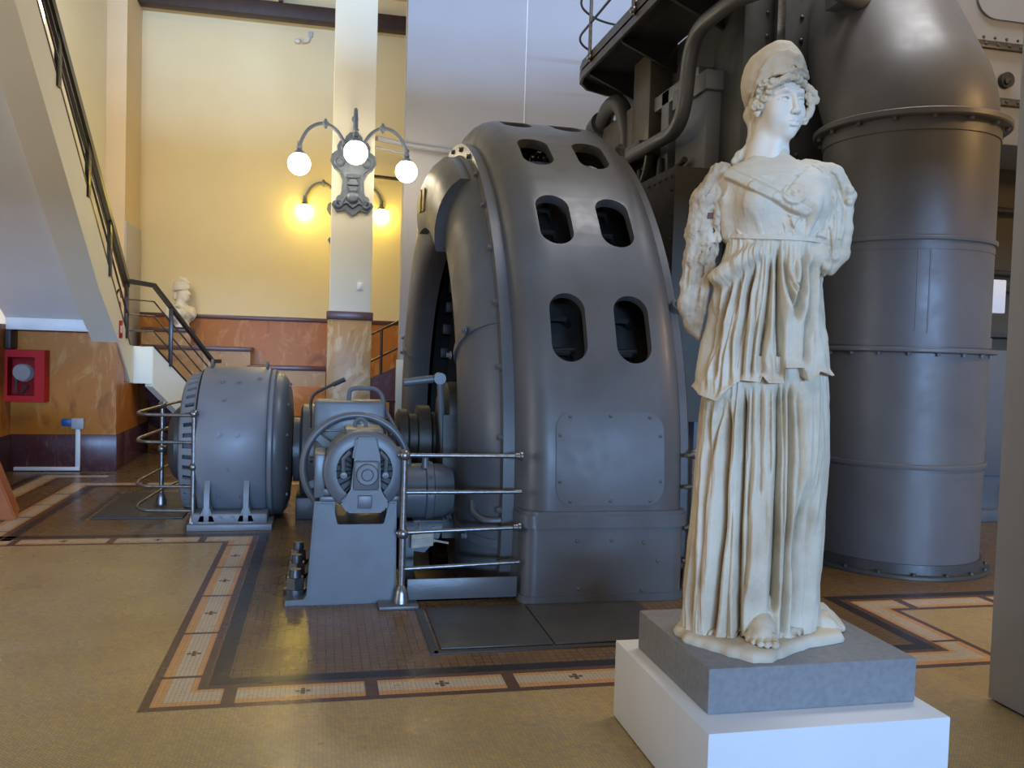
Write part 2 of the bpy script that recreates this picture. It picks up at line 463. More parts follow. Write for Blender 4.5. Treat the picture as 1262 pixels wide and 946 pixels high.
# ================================================================== STAIRCASE
st = thing('staircase', 'cream concrete staircase rising past the red fire hose cabinet, seen from below', 'staircase', (-2.6, 11.0, 0))
XS = -2.40; SL = 0.775
ztop = lambda y: 1.515+SL*(11.70-y)
def wedge(bm, x0, x1, ys, top, bot):
    poly = [(y, top(y)) for y in ys]+[(y, bot(y)) for y in reversed(ys)]
    prism(bm, poly, 'x', x0, x1)
zl = lambda y: max(2.13+SL*(10.14-y), 0) if y < 10.14 else 2.13-(y-10.14)*.595
b = BM()
poly = [(4.5, ztop(4.5)), (11.70, 1.515), (11.92, 1.50), (11.92, 1.03), (11.78, 1.03), (11.05, 1.585), (10.14, 2.13), (4.5, zl(4.5))]
prism(b, poly, 'x', XS-.30, XS); obj('stringer', b, M['stair_cream'], st)
b = BM(); wedge(b, -3.57, XS-.30, [4.5, 10.14, 11.0], lambda y: zl(y)+.32, lambda y: zl(y)+.12)
obj('soffit', b, M['stair_grey'], st)
b = BM(); box(b, -3.57, XS-.28, 10.9, 11.09, 1.66, 1.80, .01); obj('edge_beam', b, M['white'], st)
# steps of the upper flight
b = BM()
for k in range(22):
    y = 11.5-k*.30; z = 1.515+SL*(11.70-y)-.10
    box(b, -3.35, XS-.30, y-.30, y+.02, z+.065, z+.10)
obj('treads', b, M['cap'], st)
# dark edge strip along the top of the stringer
b = BM(); wedge(b, XS-.06, XS+.006, [4.5, 11.7], lambda y: ztop(y)+.03, lambda y: ztop(y)); obj('edge_strip', b, M['rail_black'], st)
# lower flight, turned 60 degrees
c6, s6, T = 0.5, 0.866, 0.73
P0 = Vector((-2.16, 11.92, 0)); D6 = Vector((c6, s6, 0)); N6 = Vector((-s6, c6, 0))
def low(bm, pts, w0, w1):
    A = [bm.verts.new(P0+D6*s+N6*w0+Vector((0, 0, z))) for s, z in pts]
    B = [bm.verts.new(P0+D6*s+N6*w1+Vector((0, 0, z))) for s, z in pts]
    n = len(pts); bm.faces.new(A[::-1]); bm.faces.new(B)
    for i in range(n): bm.faces.new((A[i], A[(i+1) % n], B[(i+1) % n], B[i]))
b = BM(); low(b, [(0, 1.50), (2.05, 0.0), (1.36, 0.0), (0, 0.98)], 0, .12); obj('lower_stringer', b, M['stair_cream'], st)
b = BM(); low(b, [(0.01, 1.52), (2.05, 0.03), (2.05, 0.0), (0.01, 1.49)], -.006, .03); obj('edge_strip', b, M['rail_black'], st)
b = BM()
for k in range(9):
    z = 1.46-(k+1)*.166; low(b, [(k*.227, z+.166), (k*.227+.23, z+.166), (k*.227+.23, max(z-.05, 0)), (k*.227, max(z-.05, 0))], .12, 1.0)
obj('lower_treads', b, M['plum'], st)
b = BM(); box(b, -3.35, -2.42, 11.72, 12.7, 1.30, 1.46)
prism(b, [(-2.405, 11.93), (-2.16, 11.93), (-2.9, 12.7), (-2.42, 12.7)], 'z', 1.02, 1.495); obj('landing', b, M['stair_cream'], st)
b = BM(); low(b, [(-.05, 1.56), (1.9, 0.55), (1.9, 0.02), (-.05, 0.9)], 1.0, 1.06); obj('skirting', b, M['plum'], st)

rl = thing('stair_railing', 'black and steel railing along the cream staircase', 'railing', (-2.38, 11.6, 1.5))
HR = lambda y: 2.31+.71*(11.5-y)
b = BM(); wedge(b, XS-.05, XS+.03, [4.5, 11.52], lambda y: HR(y)+.035, lambda y: HR(y)-.065); obj('handrail', b, M['rail_black'], rl)
b = BM()
def flat(bm, pts, w, h):
    """flat bar along a 3D polyline"""
    pts = [Vector(p) for p in pts]
    R = []
    for i, p in enumerate(pts):
        d = pts[min(i+1, len(pts)-1)]-pts[max(i-1, 0)]; d.z = 0; d.normalize(); n = Vector((-d.y, d.x, 0))
        R.append([bm.verts.new(p+n*s*w/2+Vector((0, 0, t*h/2))) for s, t in ((-1, -1), (1, -1), (1, 1), (-1, 1))])
    for i in range(len(R)-1):
        for k in range(4): bm.faces.new((R[i][k], R[i][(k+1) % 4], R[i+1][(k+1) % 4], R[i+1][k]))
    bm.faces.new(R[0][::-1]); bm.faces.new(R[-1])
LA = Vector((-2.39, 11.55, 2.31)); LB = P0+Vector((0, 0, 2.29)); LC = LB+D6*1.22+Vector((0, 0, -.74*1.22-.08)); LD = LC+D6*.16+Vector((0, 0, .0))
flat(b, [LA, LB, LC, LD], .06, .055); obj('lower_handrail', b, M['steel_dark'], rl)
for y in (6.4, 7.5, 8.6, 9.65, 10.6, 11.5):
    b = BM(); z0 = ztop(y)-.02
    box(b, XS-.02, XS+.02, y-.05, y+.05, z0-.05, HR(y)-.03, .004); obj('post', b, M['rail_black'], rl)
for s, zz in ((.33, 0), (1.24, 0)):
    b = BM(); p = P0+D6*s; z0 = 1.50-T*s; z1 = 2.29-.80*s
    box(b, p.x-.025, p.x+.025, p.y-.025, p.y+.025, z0-.02, z1, .004); obj('post', b, M['rail_black'], rl)
for f in (.33, .66):
    b = BM(); g = lambda y: ztop(y)*(1-f)+HR(y)*f
    tube(b, [(XS+.01, 4.5, g(4.5)), (XS+.01, 11.5, g(11.5))], .012, 8); obj('bar', b, M['steel_dark'], rl)
for f in (.25, .5, .74):
    b = BM(); q = lambda s, f=f: P0+D6*s+Vector((0, 0, (1.50-T*s)*(1-f)+(2.29-.78*s)*f))
    tube(b, [(XS+.01, 11.52, 1.5+.79*f), q(0), q(1.25)], .011, 8); obj('bar', b, M['steel'], rl)
# red label and extinguisher
b = BM(); box(b, XS+.001, XS+.010, 11.10, 11.25, 1.60, 1.81, .003); t = obj('sign', b, M['red'])
tag(t, 'small red sign plate on the side of the cream staircase', 'sign')
b = BM(); box(b, XS+.010, XS+.012, 11.13, 11.22, 1.66, 1.75); obj('pictogram', b, M['white'], t)
t = thing('fire_extinguisher', 'small red and white extinguisher behind the stair railing', 'extinguisher', (-2.55, 11.62, 1.53))
b = BM(); lathe(b, [(0, 0), (.055, 0), (.06, .02), (.06, .36), (0, .36)], (-2.55, 11.62, 1.53), (0, 0, 1), 20); obj('label_band', b, M['white'], t)
b = BM(); lathe(b, [(.06, .36), (.06, .46), (.05, .52), (.02, .55), (0, .55)], (-2.55, 11.62, 1.53), (0, 0, 1), 20); obj('cylinder', b, M['red'], t)
b = BM(); tube(b, rounded([(-2.55, 11.62, 2.08), (-2.55, 11.62, 2.16), (-2.50, 11.60, 2.22), (-2.48, 11.60, 2.10)], .05), .014, 8); obj('valve', b, M['black'], t)

# ================================================================== SMALL THINGS BY THE LEFT WALL
t = thing('fire_hose_cabinet', 'red glass-fronted fire hose cabinet on the amber marble wall', 'cabinet', (-3.39, 11.0, 0.82))
X0, X1, Z0, Z1 = -3.63, -3.155, .83, 1.43
b = BM(); box(b, X0, X1, 10.90, 10.92, Z0, Z1); 
box(b, X0, X1, 11.06, 11.085, Z0, Z1)
for (x0, x1, z0, z1) in ((X0, X0+.085, Z0, Z1), (X1-.105, X1, Z0, Z1), (X0, X1, Z0, Z0+.07), (X0, X1, Z1-.085, Z1)):
    box(b, x0, x1, 10.90, 11.08, z0, z1, .006)
bmesh.ops.delete(b, geom=[v for v in b.verts if abs(v.co.y-10.91) < .011 and abs(v.co.x) > 0 and v.co.y in (10.90, 10.92) and False], context='VERTS')
cab = None
b.free(); b = BM()
box(b, X0, X1, 11.06, 11.085, Z0, Z1)
for (x0, x1, z0, z1) in ((X0, X0+.085, Z0, Z1), (X1-.105, X1, Z0, Z1), (X0+.085, X1-.105, Z0, Z0+.07), (X0+.085, X1-.105, Z1-.085, Z1)):
    box(b, x0, x1, 10.90, 11.06, z0, z1)
obj('case', b, M['red'], t)
gl, nt, bb = new_mat('cabinet glass'); bb.inputs['Transmission Weight'].default_value = 1; bb.inputs['Roughness'].default_value = .03; bb.inputs['IOR'].default_value = 1.1
b = BM(); box(b, X0+.085, X1-.105, 10.915, 10.920, Z0+.07, Z1-.085); obj('glass', b, gl, t)
b = BM(); 
for k in range(7): torus(b, (-3.41, 10.965+k*.012, 1.16), (0, 1, 0), .05+.012*(k % 4), .012, 24, 8)
lathe(b, [(0, 0), (.105, 0), (.105, .02), (0, .02)], (-3.41, 11.035, 1.16), (0, 1, 0), 28)
lathe(b, [(0, 0), (.095, 0), (.095, .015), (0, .015)], (-3.41, 10.945, 1.17), (0, 1, 0), 28); obj('hose_reel', b, M['white'], t)
b = BM(); cyl(b, (-3.42, 10.97, .92), (-3.36, 10.97, 1.02), .018, .03, 14); cyl(b, (-3.48, 10.99, .93), (-3.48, 10.99, 1.25), .012, .012, 10); obj('nozzle', b, M['steel'], t)
b = BM(); box(b, -3.565, -3.50, 10.86, 11.095, 1.44, 1.655, .006)
tag(obj('door_post', b, M['beam']), 'dark wooden block under the stair soffit above the red cabinet', 'block')
t = thing('socket_box', 'grey socket box on the marble wall with a blue cap at its side', 'socket', (-2.83, 11.06, .50))
b = BM(); box(b, -2.90, -2.765, 11.03, 11.095, .505, .635, .01); obj('housing', b, M['grey_plastic'], t)
b = BM(); box(b, -3.01, -2.90, 11.04, 11.095, .54, .625, .012); box(b, -2.985, -2.93, 11.03, 11.045, .57, .60, .005); obj('cap', b, M['blue'], t)
b = BM(); box(b, -2.855, -2.805, 11.05, 11.086, .012, .505, .004); box(b, -3.52, -2.805, 11.045, 11.086, .010, .052, .004)
tag(obj('cable_trunking', b, M['white']), 'white cable trunking running down and along the foot of the plum marble wall', 'trunking')
# wooden case at the picture edge
b = BM()
pts = [(-2.56, 8.13), (-2.68, 8.60), (-3.45, 8.60), (-3.45, 8.13)]
lo = [b.verts.new((x, y, 0)) for x, y in pts]; hi = [b.verts.new((x-.36*(1 if i < 2 else 0), y, .95)) for i, (x, y) in enumerate(pts)]
b.faces.new(lo[::-1]); b.faces.new(hi)
for i in range(4): b.faces.new((lo[i], lo[(i+1) % 4], hi[(i+1) % 4], hi[i]))
bmesh.ops.bevel(b, geom=b.edges[:], offset=.012, segments=2, affect='EDGES')
tag(obj('wooden_lectern', b, M['wood']), 'orange wooden stand with a sloping side, cut off by the edge of the view', 'stand')
# sensor
t = thing('wall_sensor', 'small white sensor high on the yellow back wall under the dark beam', 'sensor', (-.52, YB-.06, 6.78))
b = BM(); ball(b, (-.55, YB-.07, 6.80), .055, 16, 10, (1, .9, .7)); obj('head', b, M['white'], t)
b = BM(); tube(b, rounded([(-.48, YB-.05, 6.78), (-.36, YB-.03, 6.80), (-.34, YB-.02, 6.92)], .06), .012, 8); box(b, -.38, -.30, YB-.03, YB-.002, 6.90, 7.0, .01); obj('arm', b, M['notice'], t)
# rail at the right behind the column
t = thing('stair_handrail', 'thin dark handrail of the stair behind the column, rising to the right', 'railing', (1.0, 13.0, 0))
for z in (0, -.40):
    b = BM(); tube(b, [(0.60, 13.0, 1.72+z), (1.30, 13.0, 2.09+z)], .016, 8); obj('bar', b, M['rail_black'], t)
b = BM(); cyl(b, (.84, 13.0, 1.18), (.84, 13.0, 1.84), .022, .022, 10); obj('post', b, M['rail_black'], t)
b = BM(); prism(b, [(0.3, 0), (1.8, 0), (1.8, 1.62), (0.3, .93)], 'y', 13.05, 13.25)
struct('trim_13', b, M['plum'], 'dark stair flank behind the column', 'stair flank')
b = BM(); box(b, 0.72, 0.95, 12.6, 12.95, .0, .80, .01); box(b, 0.58, 0.80, 12.4, 12.75, .0, .62, .01)
struct('trim_14', b, M['dado'], 'marble steps behind the column', 'steps')
b = BM(); box(b, 0.97, 1.065, 11.78, 11.88, 0, 1.42, .008)
tag(obj('rail_post', b, M['cream']), 'pale square post between the column and the big generator', 'post')
for z, l_ in ((.85, 'upper of two thin black bars between the marble column foot and the pale post'), (.60, 'lower of two thin black bars between the marble column foot and the pale post')):
    b = BM(); tube(b, [(.60, 11.75, z), (.97, 11.80, z)], .012, 8); tag(obj('barrier_bar', b, M['rail_black']), l_, 'bar', 'bars beside the pale post')
# rods from grey wall
b = BM(); tube(b, [(0.62, 11.6, 4.33), (1.02, 11.86, 4.33), (1.9, 11.86, 4.27)], .035, 10); tube(b, [(0.58, 11.6, 4.22), (1.0, 11.8, 4.20)], .018, 8)
tag(obj('wall_conduit', b, M['panel_grey']), 'grey conduit along the grey wall behind the lamp on the column', 'conduit')
b = BM(); tube(b, [(0.6, 15.3, 4.55), (1.3, 15.3, 4.52)], .03, 10)
tag(obj('curtain_rod', b, M['bronze']), 'dark horizontal rod on the yellow wall beside the rear lamp', 'rod')

# ================================================================== WALL LAMPS
def wall_lamp(org, label, grp, gm='globe'):
    ox, oy, oz = org                       # oy: wall face, oz: centre height of the plate
    t = thing('wall_lamp', label, 'lamp', (ox, oy, oz), grp)
    P = lambda x, y, z: (ox+x, oy+y, oz+z)
    # cartouche plate
    half = [(0, -.56), (.09, -.49), (.20, -.52), (.26, -.43), (.235, -.39), (.17, -.36), (.14, -.26), (.13, -.12), (.17, -.03), (.24, .02), (.285, .10), (.27, .19), (.22, .23),
            (.20, .24), (.205, .30), (.17, .36), (.11, .38), (.10, .42), (.05, .47), (0, .48)]
    pl = half+[(-x, z) for x, z in reversed(half[1:-1])]
    b = BM(); prism(b, [(ox+x, oz+z) for x, z in pl], 'y', oy-.05, oy-.002)
    prism(b, [(ox+x*.8, oz+z*.84) for x, z in pl], 'y', oy-.085, oy-.04)
    obj('back_plate', b, M['verdigris'], t)
    b = BM()
    for s in (-1, 1):
        torus(b, P(s*.17, -.085, .10), (0, 1, 0), .055, .018, 20, 8); torus(b, P(s*.11, -.085, .28), (0, 1, 0), .04, .015, 18, 8)
        torus(b, P(s*.17, -.075, -.42), (0, 1, 0), .04, .018, 18, 8)
        tube(b, rounded([P(s*.02, -.09, -.05), P(s*.09, -.09, -.16), P(s*.05, -.09, -.30), P(s*.13, -.08, -.40)], .06), .016, 8)
    lathe(b, [(0, .05), (.05, .045), (.075, .02), (.08, 0)], P(0, -.085, -.34), (0, -1, 0), 18)
    for zz, w in ((-.08, .09), (-.17, .07), (-.25, .05)): box(b, ox-w, ox+w, oy-.115, oy-.08, oz+zz-.025, oz+zz+.025, .012)
    obj('ornament', b, M['verdigris'], t)
    arms = (((-1, 0), ), ((1, 0), ), ((0, -1), ))
    for (dx, dy), in arms:
        e = .66 if dy == 0 else .78
        path = [(0.10 if dy == 0 else .06, .30), (.20, .46), (.33, .545), (.45, .535), (.56, .46), (.635, .33), (.66, .22)]
        if dy: path = [(.07, .22), (.10, .42), (.17, .56), (.28, .64), (.42, .62), (.56, .50), (.64, .36), (.66, .24)]
        sm = []
        Q = [Vector((p[0]*e/.66, 0, p[1])) for p in path]
        for i in range(len(Q)-1):
            p0, p1, p2, p3 = Q[max(i-1, 0)], Q[i], Q[i+1], Q[min(i+2, len(Q)-1)]
            for k in range(6):
                u = k/6; sm.append(.5*((2*p1)+(p2-p0)*u+(2*p0-5*p1+4*p2-p3)*u*u+(3*p1-p0-3*p2+p3)*u**3))
        sm.append(Q[-1])
        b = BM(); tube(b, [P(dx*q.x, dy*q.x-.06, q.z) for q in sm], .022, 10)
        k = sm[13]; ball(b, P(dx*k.x, dy*k.x-.06, k.z), .042, 14, 10)
        lathe(b, [(0, -.07), (.018, -.05), (.03, 0), (.018, .05), (0, .07)], P(dx*k.x, dy*k.x-.06, k.z), (0, 0, 1), 10)
        q = sm[-1]
        lathe(b, [(.022, .09), (.03, .085), (.03, .06), (.022, .05), (.034, .03), (.034, .0), (.024, -.01), (.05, -.03), (.075, -.055), (.075, -.07), (0, -.07)], P(dx*q.x, dy*q.x-.06, q.z), (0, 0, 1), 18)
        ao = obj('lamp_arm', b, M['verdigris'], t)
        b = BM(); ball(b, P(dx*q.x, dy*q.x-.06, q.z-.185), .138, 32, 20)
        obj('globe', b, M[gm], ao)
wall_lamp((0.315, 11.12, 3.78), 'blue-grey cast iron wall lamp with three lit globes on the pale column', None)
wall_lamp((0.285, YB, 3.86), 'lit globe wall lamp on the yellow wall, half hidden behind the column', None, 'globe_warm')

# ================================================================== BUST on parapet
# ================================================================== BIG GENERATOR
YC, ZC, RD = 8.36, 0.60, 3.12
def on_drum(x, deg, r=RD):
    a = math.radians(deg); return Vector((x, YC-r*math.cos(a), ZC+r*math.sin(a)))
def drum_n(deg):
    a = math.radians(deg); return Vector((0, -math.cos(a), math.sin(a)))

gen = thing('ring_generator', 'huge grey ring-shaped generator with rows of oval openings in its rim', 'generator', (1.8, YC, 0))
AX = (1, 0, 0)
UPV = (0, -1, 0)
# outer drum: a thick shell, oval openings cut through
prof = [(2.84, 1.235), (2.90, 1.235), (2.955, 1.25), (3.015, 1.275), (3.065, 1.315), (3.10, 1.37), (3.117, 1.43), (3.12, 1.50), (3.12, 2.16), (3.112, 2.235), (3.085, 2.30), (3.04, 2.335), (2.98, 2.345), (2.84, 2.345)]
b = BM(); lathe(b, prof+[(3.045, 2.25), (3.045, 1.42)], (0, YC, ZC), AX, 160, closed_prof=True, up=UPV)
drum = obj('stator_casing', b, M['grey'], gen)
def slot_solid(bm, x, deg, hx, hy, r0, r1, rad=None, n=12):
    """rounded slot as a prism along the local radius"""
    rad = rad or hx
    c = on_drum(x, deg, r0); nr = drum_n(deg); tt = Vector((0, math.sin(math.radians(deg)), math.cos(math.radians(deg))))
    pts = []
    for cx, cy_, a0 in ((hx-rad, hy-rad, 0), (-(hx-rad), hy-rad, 90), (-(hx-rad), -(hy-rad), 180), (hx-rad, -(hy-rad), 270)):
        for k in range(n+1):
            a = math.radians(a0+90*k/n); pts.append((cx+rad*math.cos(a), cy_+rad*math.sin(a)))
    clean = []
    for p in pts:
        if not clean or math.dist(p, clean[-1]) > 1e-5: clean.append(p)
    if math.dist(clean[0], clean[-1]) < 1e-5: clean.pop()
    A = [bm.verts.new(c+Vector((1, 0, 0))*p[0]+tt*p[1]) for p in clean]
    B = [bm.verts.new(v.co+nr*(r1-r0)) for v in A]
    m = len(A); bm.faces.new(A[::-1]); bm.faces.new(B)
    for i in range(m): bm.faces.new((A[i], A[(i+1) % m], B[(i+1) % m], B[i]))
def boolean(o, cutter_bm):
    me = bpy.data.meshes.new('cut'); bmesh.ops.recalc_face_normals(cutter_bm, faces=cutter_bm.faces); cutter_bm.to_mesh(me); cutter_bm.free()
    c = bpy.data.objects.new('cut', me); COL.objects.link(c)
    md = o.modifiers.new('b', 'BOOLEAN'); md.operation = 'DIFFERENCE'; md.object = c; md.solver = 'EXACT'
    bpy.context.view_layer.update(); dg = bpy.context.evaluated_depsgraph_get()
    nm = bpy.data.meshes.new_from_object(o.evaluated_get(dg)); o.modifiers.remove(md)
    o.data = nm; finish(nm, 30)
    bpy.data.objects.remove(c); bpy.data.meshes.remove(me)
b = BM()
for row in range(5):
    for x in (1.57, 2.015): slot_solid(b, x, 21.95+16.47*row, .122, .245, 2.95, 3.3)
boolean(drum, b)
# bevelled lips of the openings are read from a thin ring of paint-worn metal
# dark windings inside
b = BM(); lathe(b, [(2.80, 1.30), (2.80, 2.30), (2.2, 2.30), (2.2, 1.30)], (0, YC, ZC), AX, 96, closed_prof=True, up=UPV)
for k in range(72):
    a = 5*k; c = on_drum(1.5, a, 2.82); n = drum_n(a); u = Vector((0, math.sin(math.radians(a)), math.cos(math.radians(a))))
    for x in (1.57, 2.015):
        tube(b, [on_drum(x-.10, a, 2.80), on_drum(x-.05, a, 2.90), on_drum(x+.05, a, 2.90), on_drum(x+.10, a, 2.80)], .022, 6)
obj('winding', b, M['black'], gen)
for row in range(5):
    for x in (1.57, 2.015):
        b = BM(); tube(b, [on_drum(x-.10, 21.95+16.47*row-1.5, 2.86), on_drum(x+.11, 21.95+16.47*row-1.2, 2.86)], .024, 10); obj('tie_bolt', b, M['black'], gen)
# end shield ring at the left, bulging
sh = [(2.03, 1.20), (2.03, 1.075), (2.05, 1.03), (2.10, .995), (2.20, .965), (2.34, .955), (2.48, .965), (2.60, .995), (2.70, 1.045), (2.77, 1.11), (2.80, 1.16), (2.90, 1.16), (2.90, 1.235), (2.03, 1.235)]
b = BM(); lathe(b, sh, (0, YC, ZC), AX, 160, closed_prof=True, up=UPV)
for k in range(-2, 22):
    a = 18.1+9.6*k; bolt(b, on_drum(1.16, a, 2.85), (-1, 0, 0), .022, .03)
shield = obj('end_shield', b, M['grey'], gen)
# split lug straps across the shield
def strap(bm, deg, th=.022, wd=1.3):
    for k in range(len(sh)-5):
        pass
    pts = [(r, h) for r, h in sh[1:11]]
    for s in (-1, 1):
        R = []
        for r, h in pts:
            p = on_drum(h-.022, deg+s*wd*.5*(2.4/r), r); R.append(p)
    A = []
    for r, h in pts:
        w_ = wd*.5*2.4/r
        A.append((on_drum(h-.02, deg-w_, r), on_drum(h-.02, deg+w_, r), on_drum(h+.03, deg+w_, r), on_drum(h+.03, deg-w_, r)))
    V = [[bm.verts.new(p) for p in q] for q in A]
    for i in range(len(V)-1):
        for k in range(4): bm.faces.new((V[i][k], V[i][(k+1) % 4], V[i+1][(k+1) % 4], V[i+1][k]))
    bm.faces.new(V[0][::-1]); bm.faces.new(V[-1])
for dg_ in (25.5, 155, -6):
    b = BM(); strap(b, dg_)
    for r, h in ((2.62, 1.0), (2.2, .955)): bolt(b, on_drum(h-.03, dg_, r), (-1, 0, 0), .02, .03)
    obj('joint_strap', b, M['grey'], shield)
# raised duct at the upper part of the shield with the outlined edge and small plates
def patch(bm, a0, a1, r0, r1, x_of, th, na=26, nr=10):
    """raised pad on the shield between two angles"""
    T = []; Bt = []
    for i in range(na+1):
        a = a0+(a1-a0)*i/na; rt_ = []; rb = []
        for j in range(nr+1):
            r = r0+(r1-r0)*j/nr
            rt_.append(bm.verts.new(on_drum(x_of(r)-th, a, r))); rb.append(bm.verts.new(on_drum(x_of(r)+.03, a, r)))
        T.append(rt_); Bt.append(rb)
    for i in range(na):
        for j in range(nr):
            bm.faces.new((T[i][j], T[i+1][j], T[i+1][j+1], T[i][j+1])); bm.faces.new((Bt[i][j], Bt[i][j+1], Bt[i+1][j+1], Bt[i+1][j]))
    for i in range(na):
        bm.faces.new((T[i][0], Bt[i][0], Bt[i+1][0], T[i+1][0])); bm.faces.new((T[i][nr], T[i+1][nr], Bt[i+1][nr], Bt[i][nr]))
    for j in range(nr):
        bm.faces.new((T[0][j], T[0][j+1], Bt[0][j+1], Bt[0][j])); bm.faces.new((T[na][j], Bt[na][j], Bt[na][j+1], T[na][j+1]))
def xs_of(r):
    for (ra, ha), (rb, hb) in zip(sh[1:12], sh[2:12]):
        if ra <= r <= rb and rb > ra: return ha+(hb-ha)*(r-ra)/(rb-ra)
    return 1.1
b = BM(); patch(b, 58, 96, 2.13, 2.78, xs_of, .085)
bmesh.ops.recalc_face_normals(b, faces=b.faces)
tcov = obj('terminal_cover', b, M['grey'], shield) if False else obj('terminal_cover', b, M['grey'], gen)
for a in (80, 87):
    q = on_drum(xs_of(2.38)-.088, a, 2.38); b = BM(); box(b, q.x-.012, q.x+.004, q.y-.07, q.y+.07, q.z-.10, q.z+.10, .004); obj('rating_plate', b, M['brass'], tcov)
# right flange
b = BM(); lathe(b, [(2.80, 2.346), (3.02, 2.346), (3.02, 2.40), (2.97, 2.43), (2.80, 2.43)], (0, YC, ZC), AX, 128, closed_prof=True, up=UPV)
for a in (26, 62, 110):
    q = on_drum(2.385, a, 3.03); n = drum_n(a)
    cyl(b, q-n*.05, q+n*.05, .05, .04, 12); bolt(b, q+n*.045, n, .022, .03)
obj('rear_flange', b, M['grey'], gen)
# rear yoke showing over the top
b = BM(); lathe(b, [(2.6, 1.02), (3.24, 1.10), (3.27, 1.14), (3.27, 1.20), (2.6, 1.232)], (0, YC, ZC), AX, 60, math.radians(97), math.radians(176), closed_prof=True, up=UPV)
lathe(b, [(3.0, 1.40), (3.20, 1.40), (3.20, 2.2), (3.0, 2.2)], (0, YC, ZC), AX, 40, math.radians(100), math.radians(150), closed_prof=True, up=UPV)
obj('yoke_rib', b, M['grey_light'], gen)
# bolted inspection plate on the drum face
def curved_plate(bm, x0, x1, a0, a1, rad, r, th, n=8):
    hx = (x1-x0)/2; cx = (x0+x1)/2; hy = math.radians(a1-a0)/2*r; ca = (a0+a1)/2
    pts = []
    for ux, uy, q in ((hx-rad, hy-rad, 0), (-(hx-rad), hy-rad, 90), (-(hx-rad), -(hy-rad), 180), (hx-rad, -(hy-rad), 270)):
        for k in range(n+1):
            t = math.radians(q+90*k/n); pts.append((ux+rad*math.cos(t), uy+rad*math.sin(t)))
    rows = 14
    out = []
    for th_ in (0, th):
        out.append([bm.verts.new(on_drum(cx+px, ca+math.degrees(py/r), r+th_)) for px, py in pts])
    m = len(pts)
    for i in range(m): bm.faces.new((out[0][i], out[0][(i+1) % m], out[1][(i+1) % m], out[1][i]))
    # curved top as horizontal strips
    ys = sorted({round(p[1], 4) for p in pts}|{round(-hy+2*hy*k/rows, 4) for k in range(rows+1)})
    prev = None
    for y in ys:
        ww = hx if abs(y) <= hy-rad else hx-rad+math.sqrt(max(rad*rad-(abs(y)-hy+rad)**2, 0))
        cur = [bm.verts.new(on_drum(cx+s*ww, ca+math.degrees(y/r), r+th)) for s in (-1, 1)]
        if prev: bm.faces.new((prev[0], prev[1], cur[1], cur[0]))
        prev = cur
b = BM(); curved_plate(b, 1.455, 2.185, .35, 11.45, .12, RD-.006, .014)
for x, a in ((1.55, 10.8), (1.82, 10.9), (2.09, 10.8), (2.16, 8.6), (1.48, 8.6), (1.48, 3.2), (2.16, 3.2), (1.55, .9), (1.82, .9), (2.09, .9)): rivet(b, on_drum(x, a, RD+.007), drum_n(a), .013)
obj('inspection_plate', b, M['grey'], drum)
# box foot
def rrect(x0, x1, y0, y1, r, n=8):
    pts = []
    for cx, cy_, q in ((x1-r, y1-r, 0), (x0+r, y1-r, 90), (x0+r, y0+r, 180), (x1-r, y0+r, 270)):
        for k in range(n+1):
            t = math.radians(q+90*k/n); pts.append((cx+r*math.cos(t), cy_+r*math.sin(t)))
    return pts
b = BM(); prism(b, rrect(1.255, 2.345, 5.215, 6.2, .09), 'z', 0.002, .50)
prism(b, rrect(1.232, 2.365, 5.195, 6.2, .10), 'z', .485, .565)
prism(b, rrect(1.245, 2.355, 5.205, 6.2, .10), 'z', .56, .585)
prism(b, rrect(1.24, 2.36, 5.20, 6.2, .10), 'z', 0.001, .05)
for x, z in ((1.60, .40), (1.83, .40), (2.05, .38), (2.15, .26), (2.05, .07), (1.62, .09)): rivet(b, (x, 5.215, z), (0, -1, 0), .014)
obj('foot', b, M['grey'], gen)
# rotor, shaft, spokes inside
b = BM(); lathe(b, [(2.0, 1.45), (2.15, 1.45), (2.15, 2.2), (1.95, 2.2)], (0, YC, ZC), AX, 96, closed_prof=True, up=UPV)
for k in range(12):
    a = 30*k+8; cyl(b, on_drum(1.75, a, .3), on_drum(1.75, a, 2.0), .12, .09, 10)
for k in range(40):
    a = 9*k; c = on_drum(1.40, a, 2.07); box(b, c.x-.05, c.x+.05, c.y-.06, c.y+.06, c.z-.06, c.z+.06, .01)
lathe(b, [(0, 1.35), (.42, 1.35), (.42, 2.2), (0, 2.2)], (0, YC, ZC), AX, 40)
obj('rotor', b, M['black'], gen)
b = BM(); cyl(b, (-.36, YC, ZC), (1.7, YC, ZC), .17, .17, 28); obj('shaft', b, M['steel_dark'], gen)
# bearing with discs in front of the opening
b = BM()
lathe(b, [(0, .58), (.20, .58), (.24, .60), (.24, .66), (.20, .68), (.20, .74), (.27, .745), (.27, .84), (.22, .86), (.22, .98), (.30, 1.0), (.30, 1.07), (0, 1.07)], (0, 6.95, .86), AX, 44)
obj('gear_shaft', b, M['bronze'], gen)
b = BM()
lathe(b, [(0, .86), (.15, .87), (.235, .93), (.24, .98), (.24, 1.12), (0, 1.12)], (0, 6.6, 1.10), AX, 40)
prism(b, [(6.36, 1.10), (6.84, 1.10), (6.95, 0.2), (6.25, 0.2)], 'x', .88, 1.08)
obj('bearing', b, M['bronze'], gen)
b = BM(); lathe(b, [(0, 1.12), (.255, 1.12), (.26, 1.125), (.26, 1.14), (.25, 1.145), (0, 1.145)], (0, 6.6, 1.11), AX, 44); 
for k in range(8): t_ = k*PI/4; bolt(b, (1.122, 6.6-.21*math.cos(t_), 1.11+.21*math.sin(t_)), (-1, 0, 0), .013, .012)
obj('bearing_cap', b, M['grey'], gen)
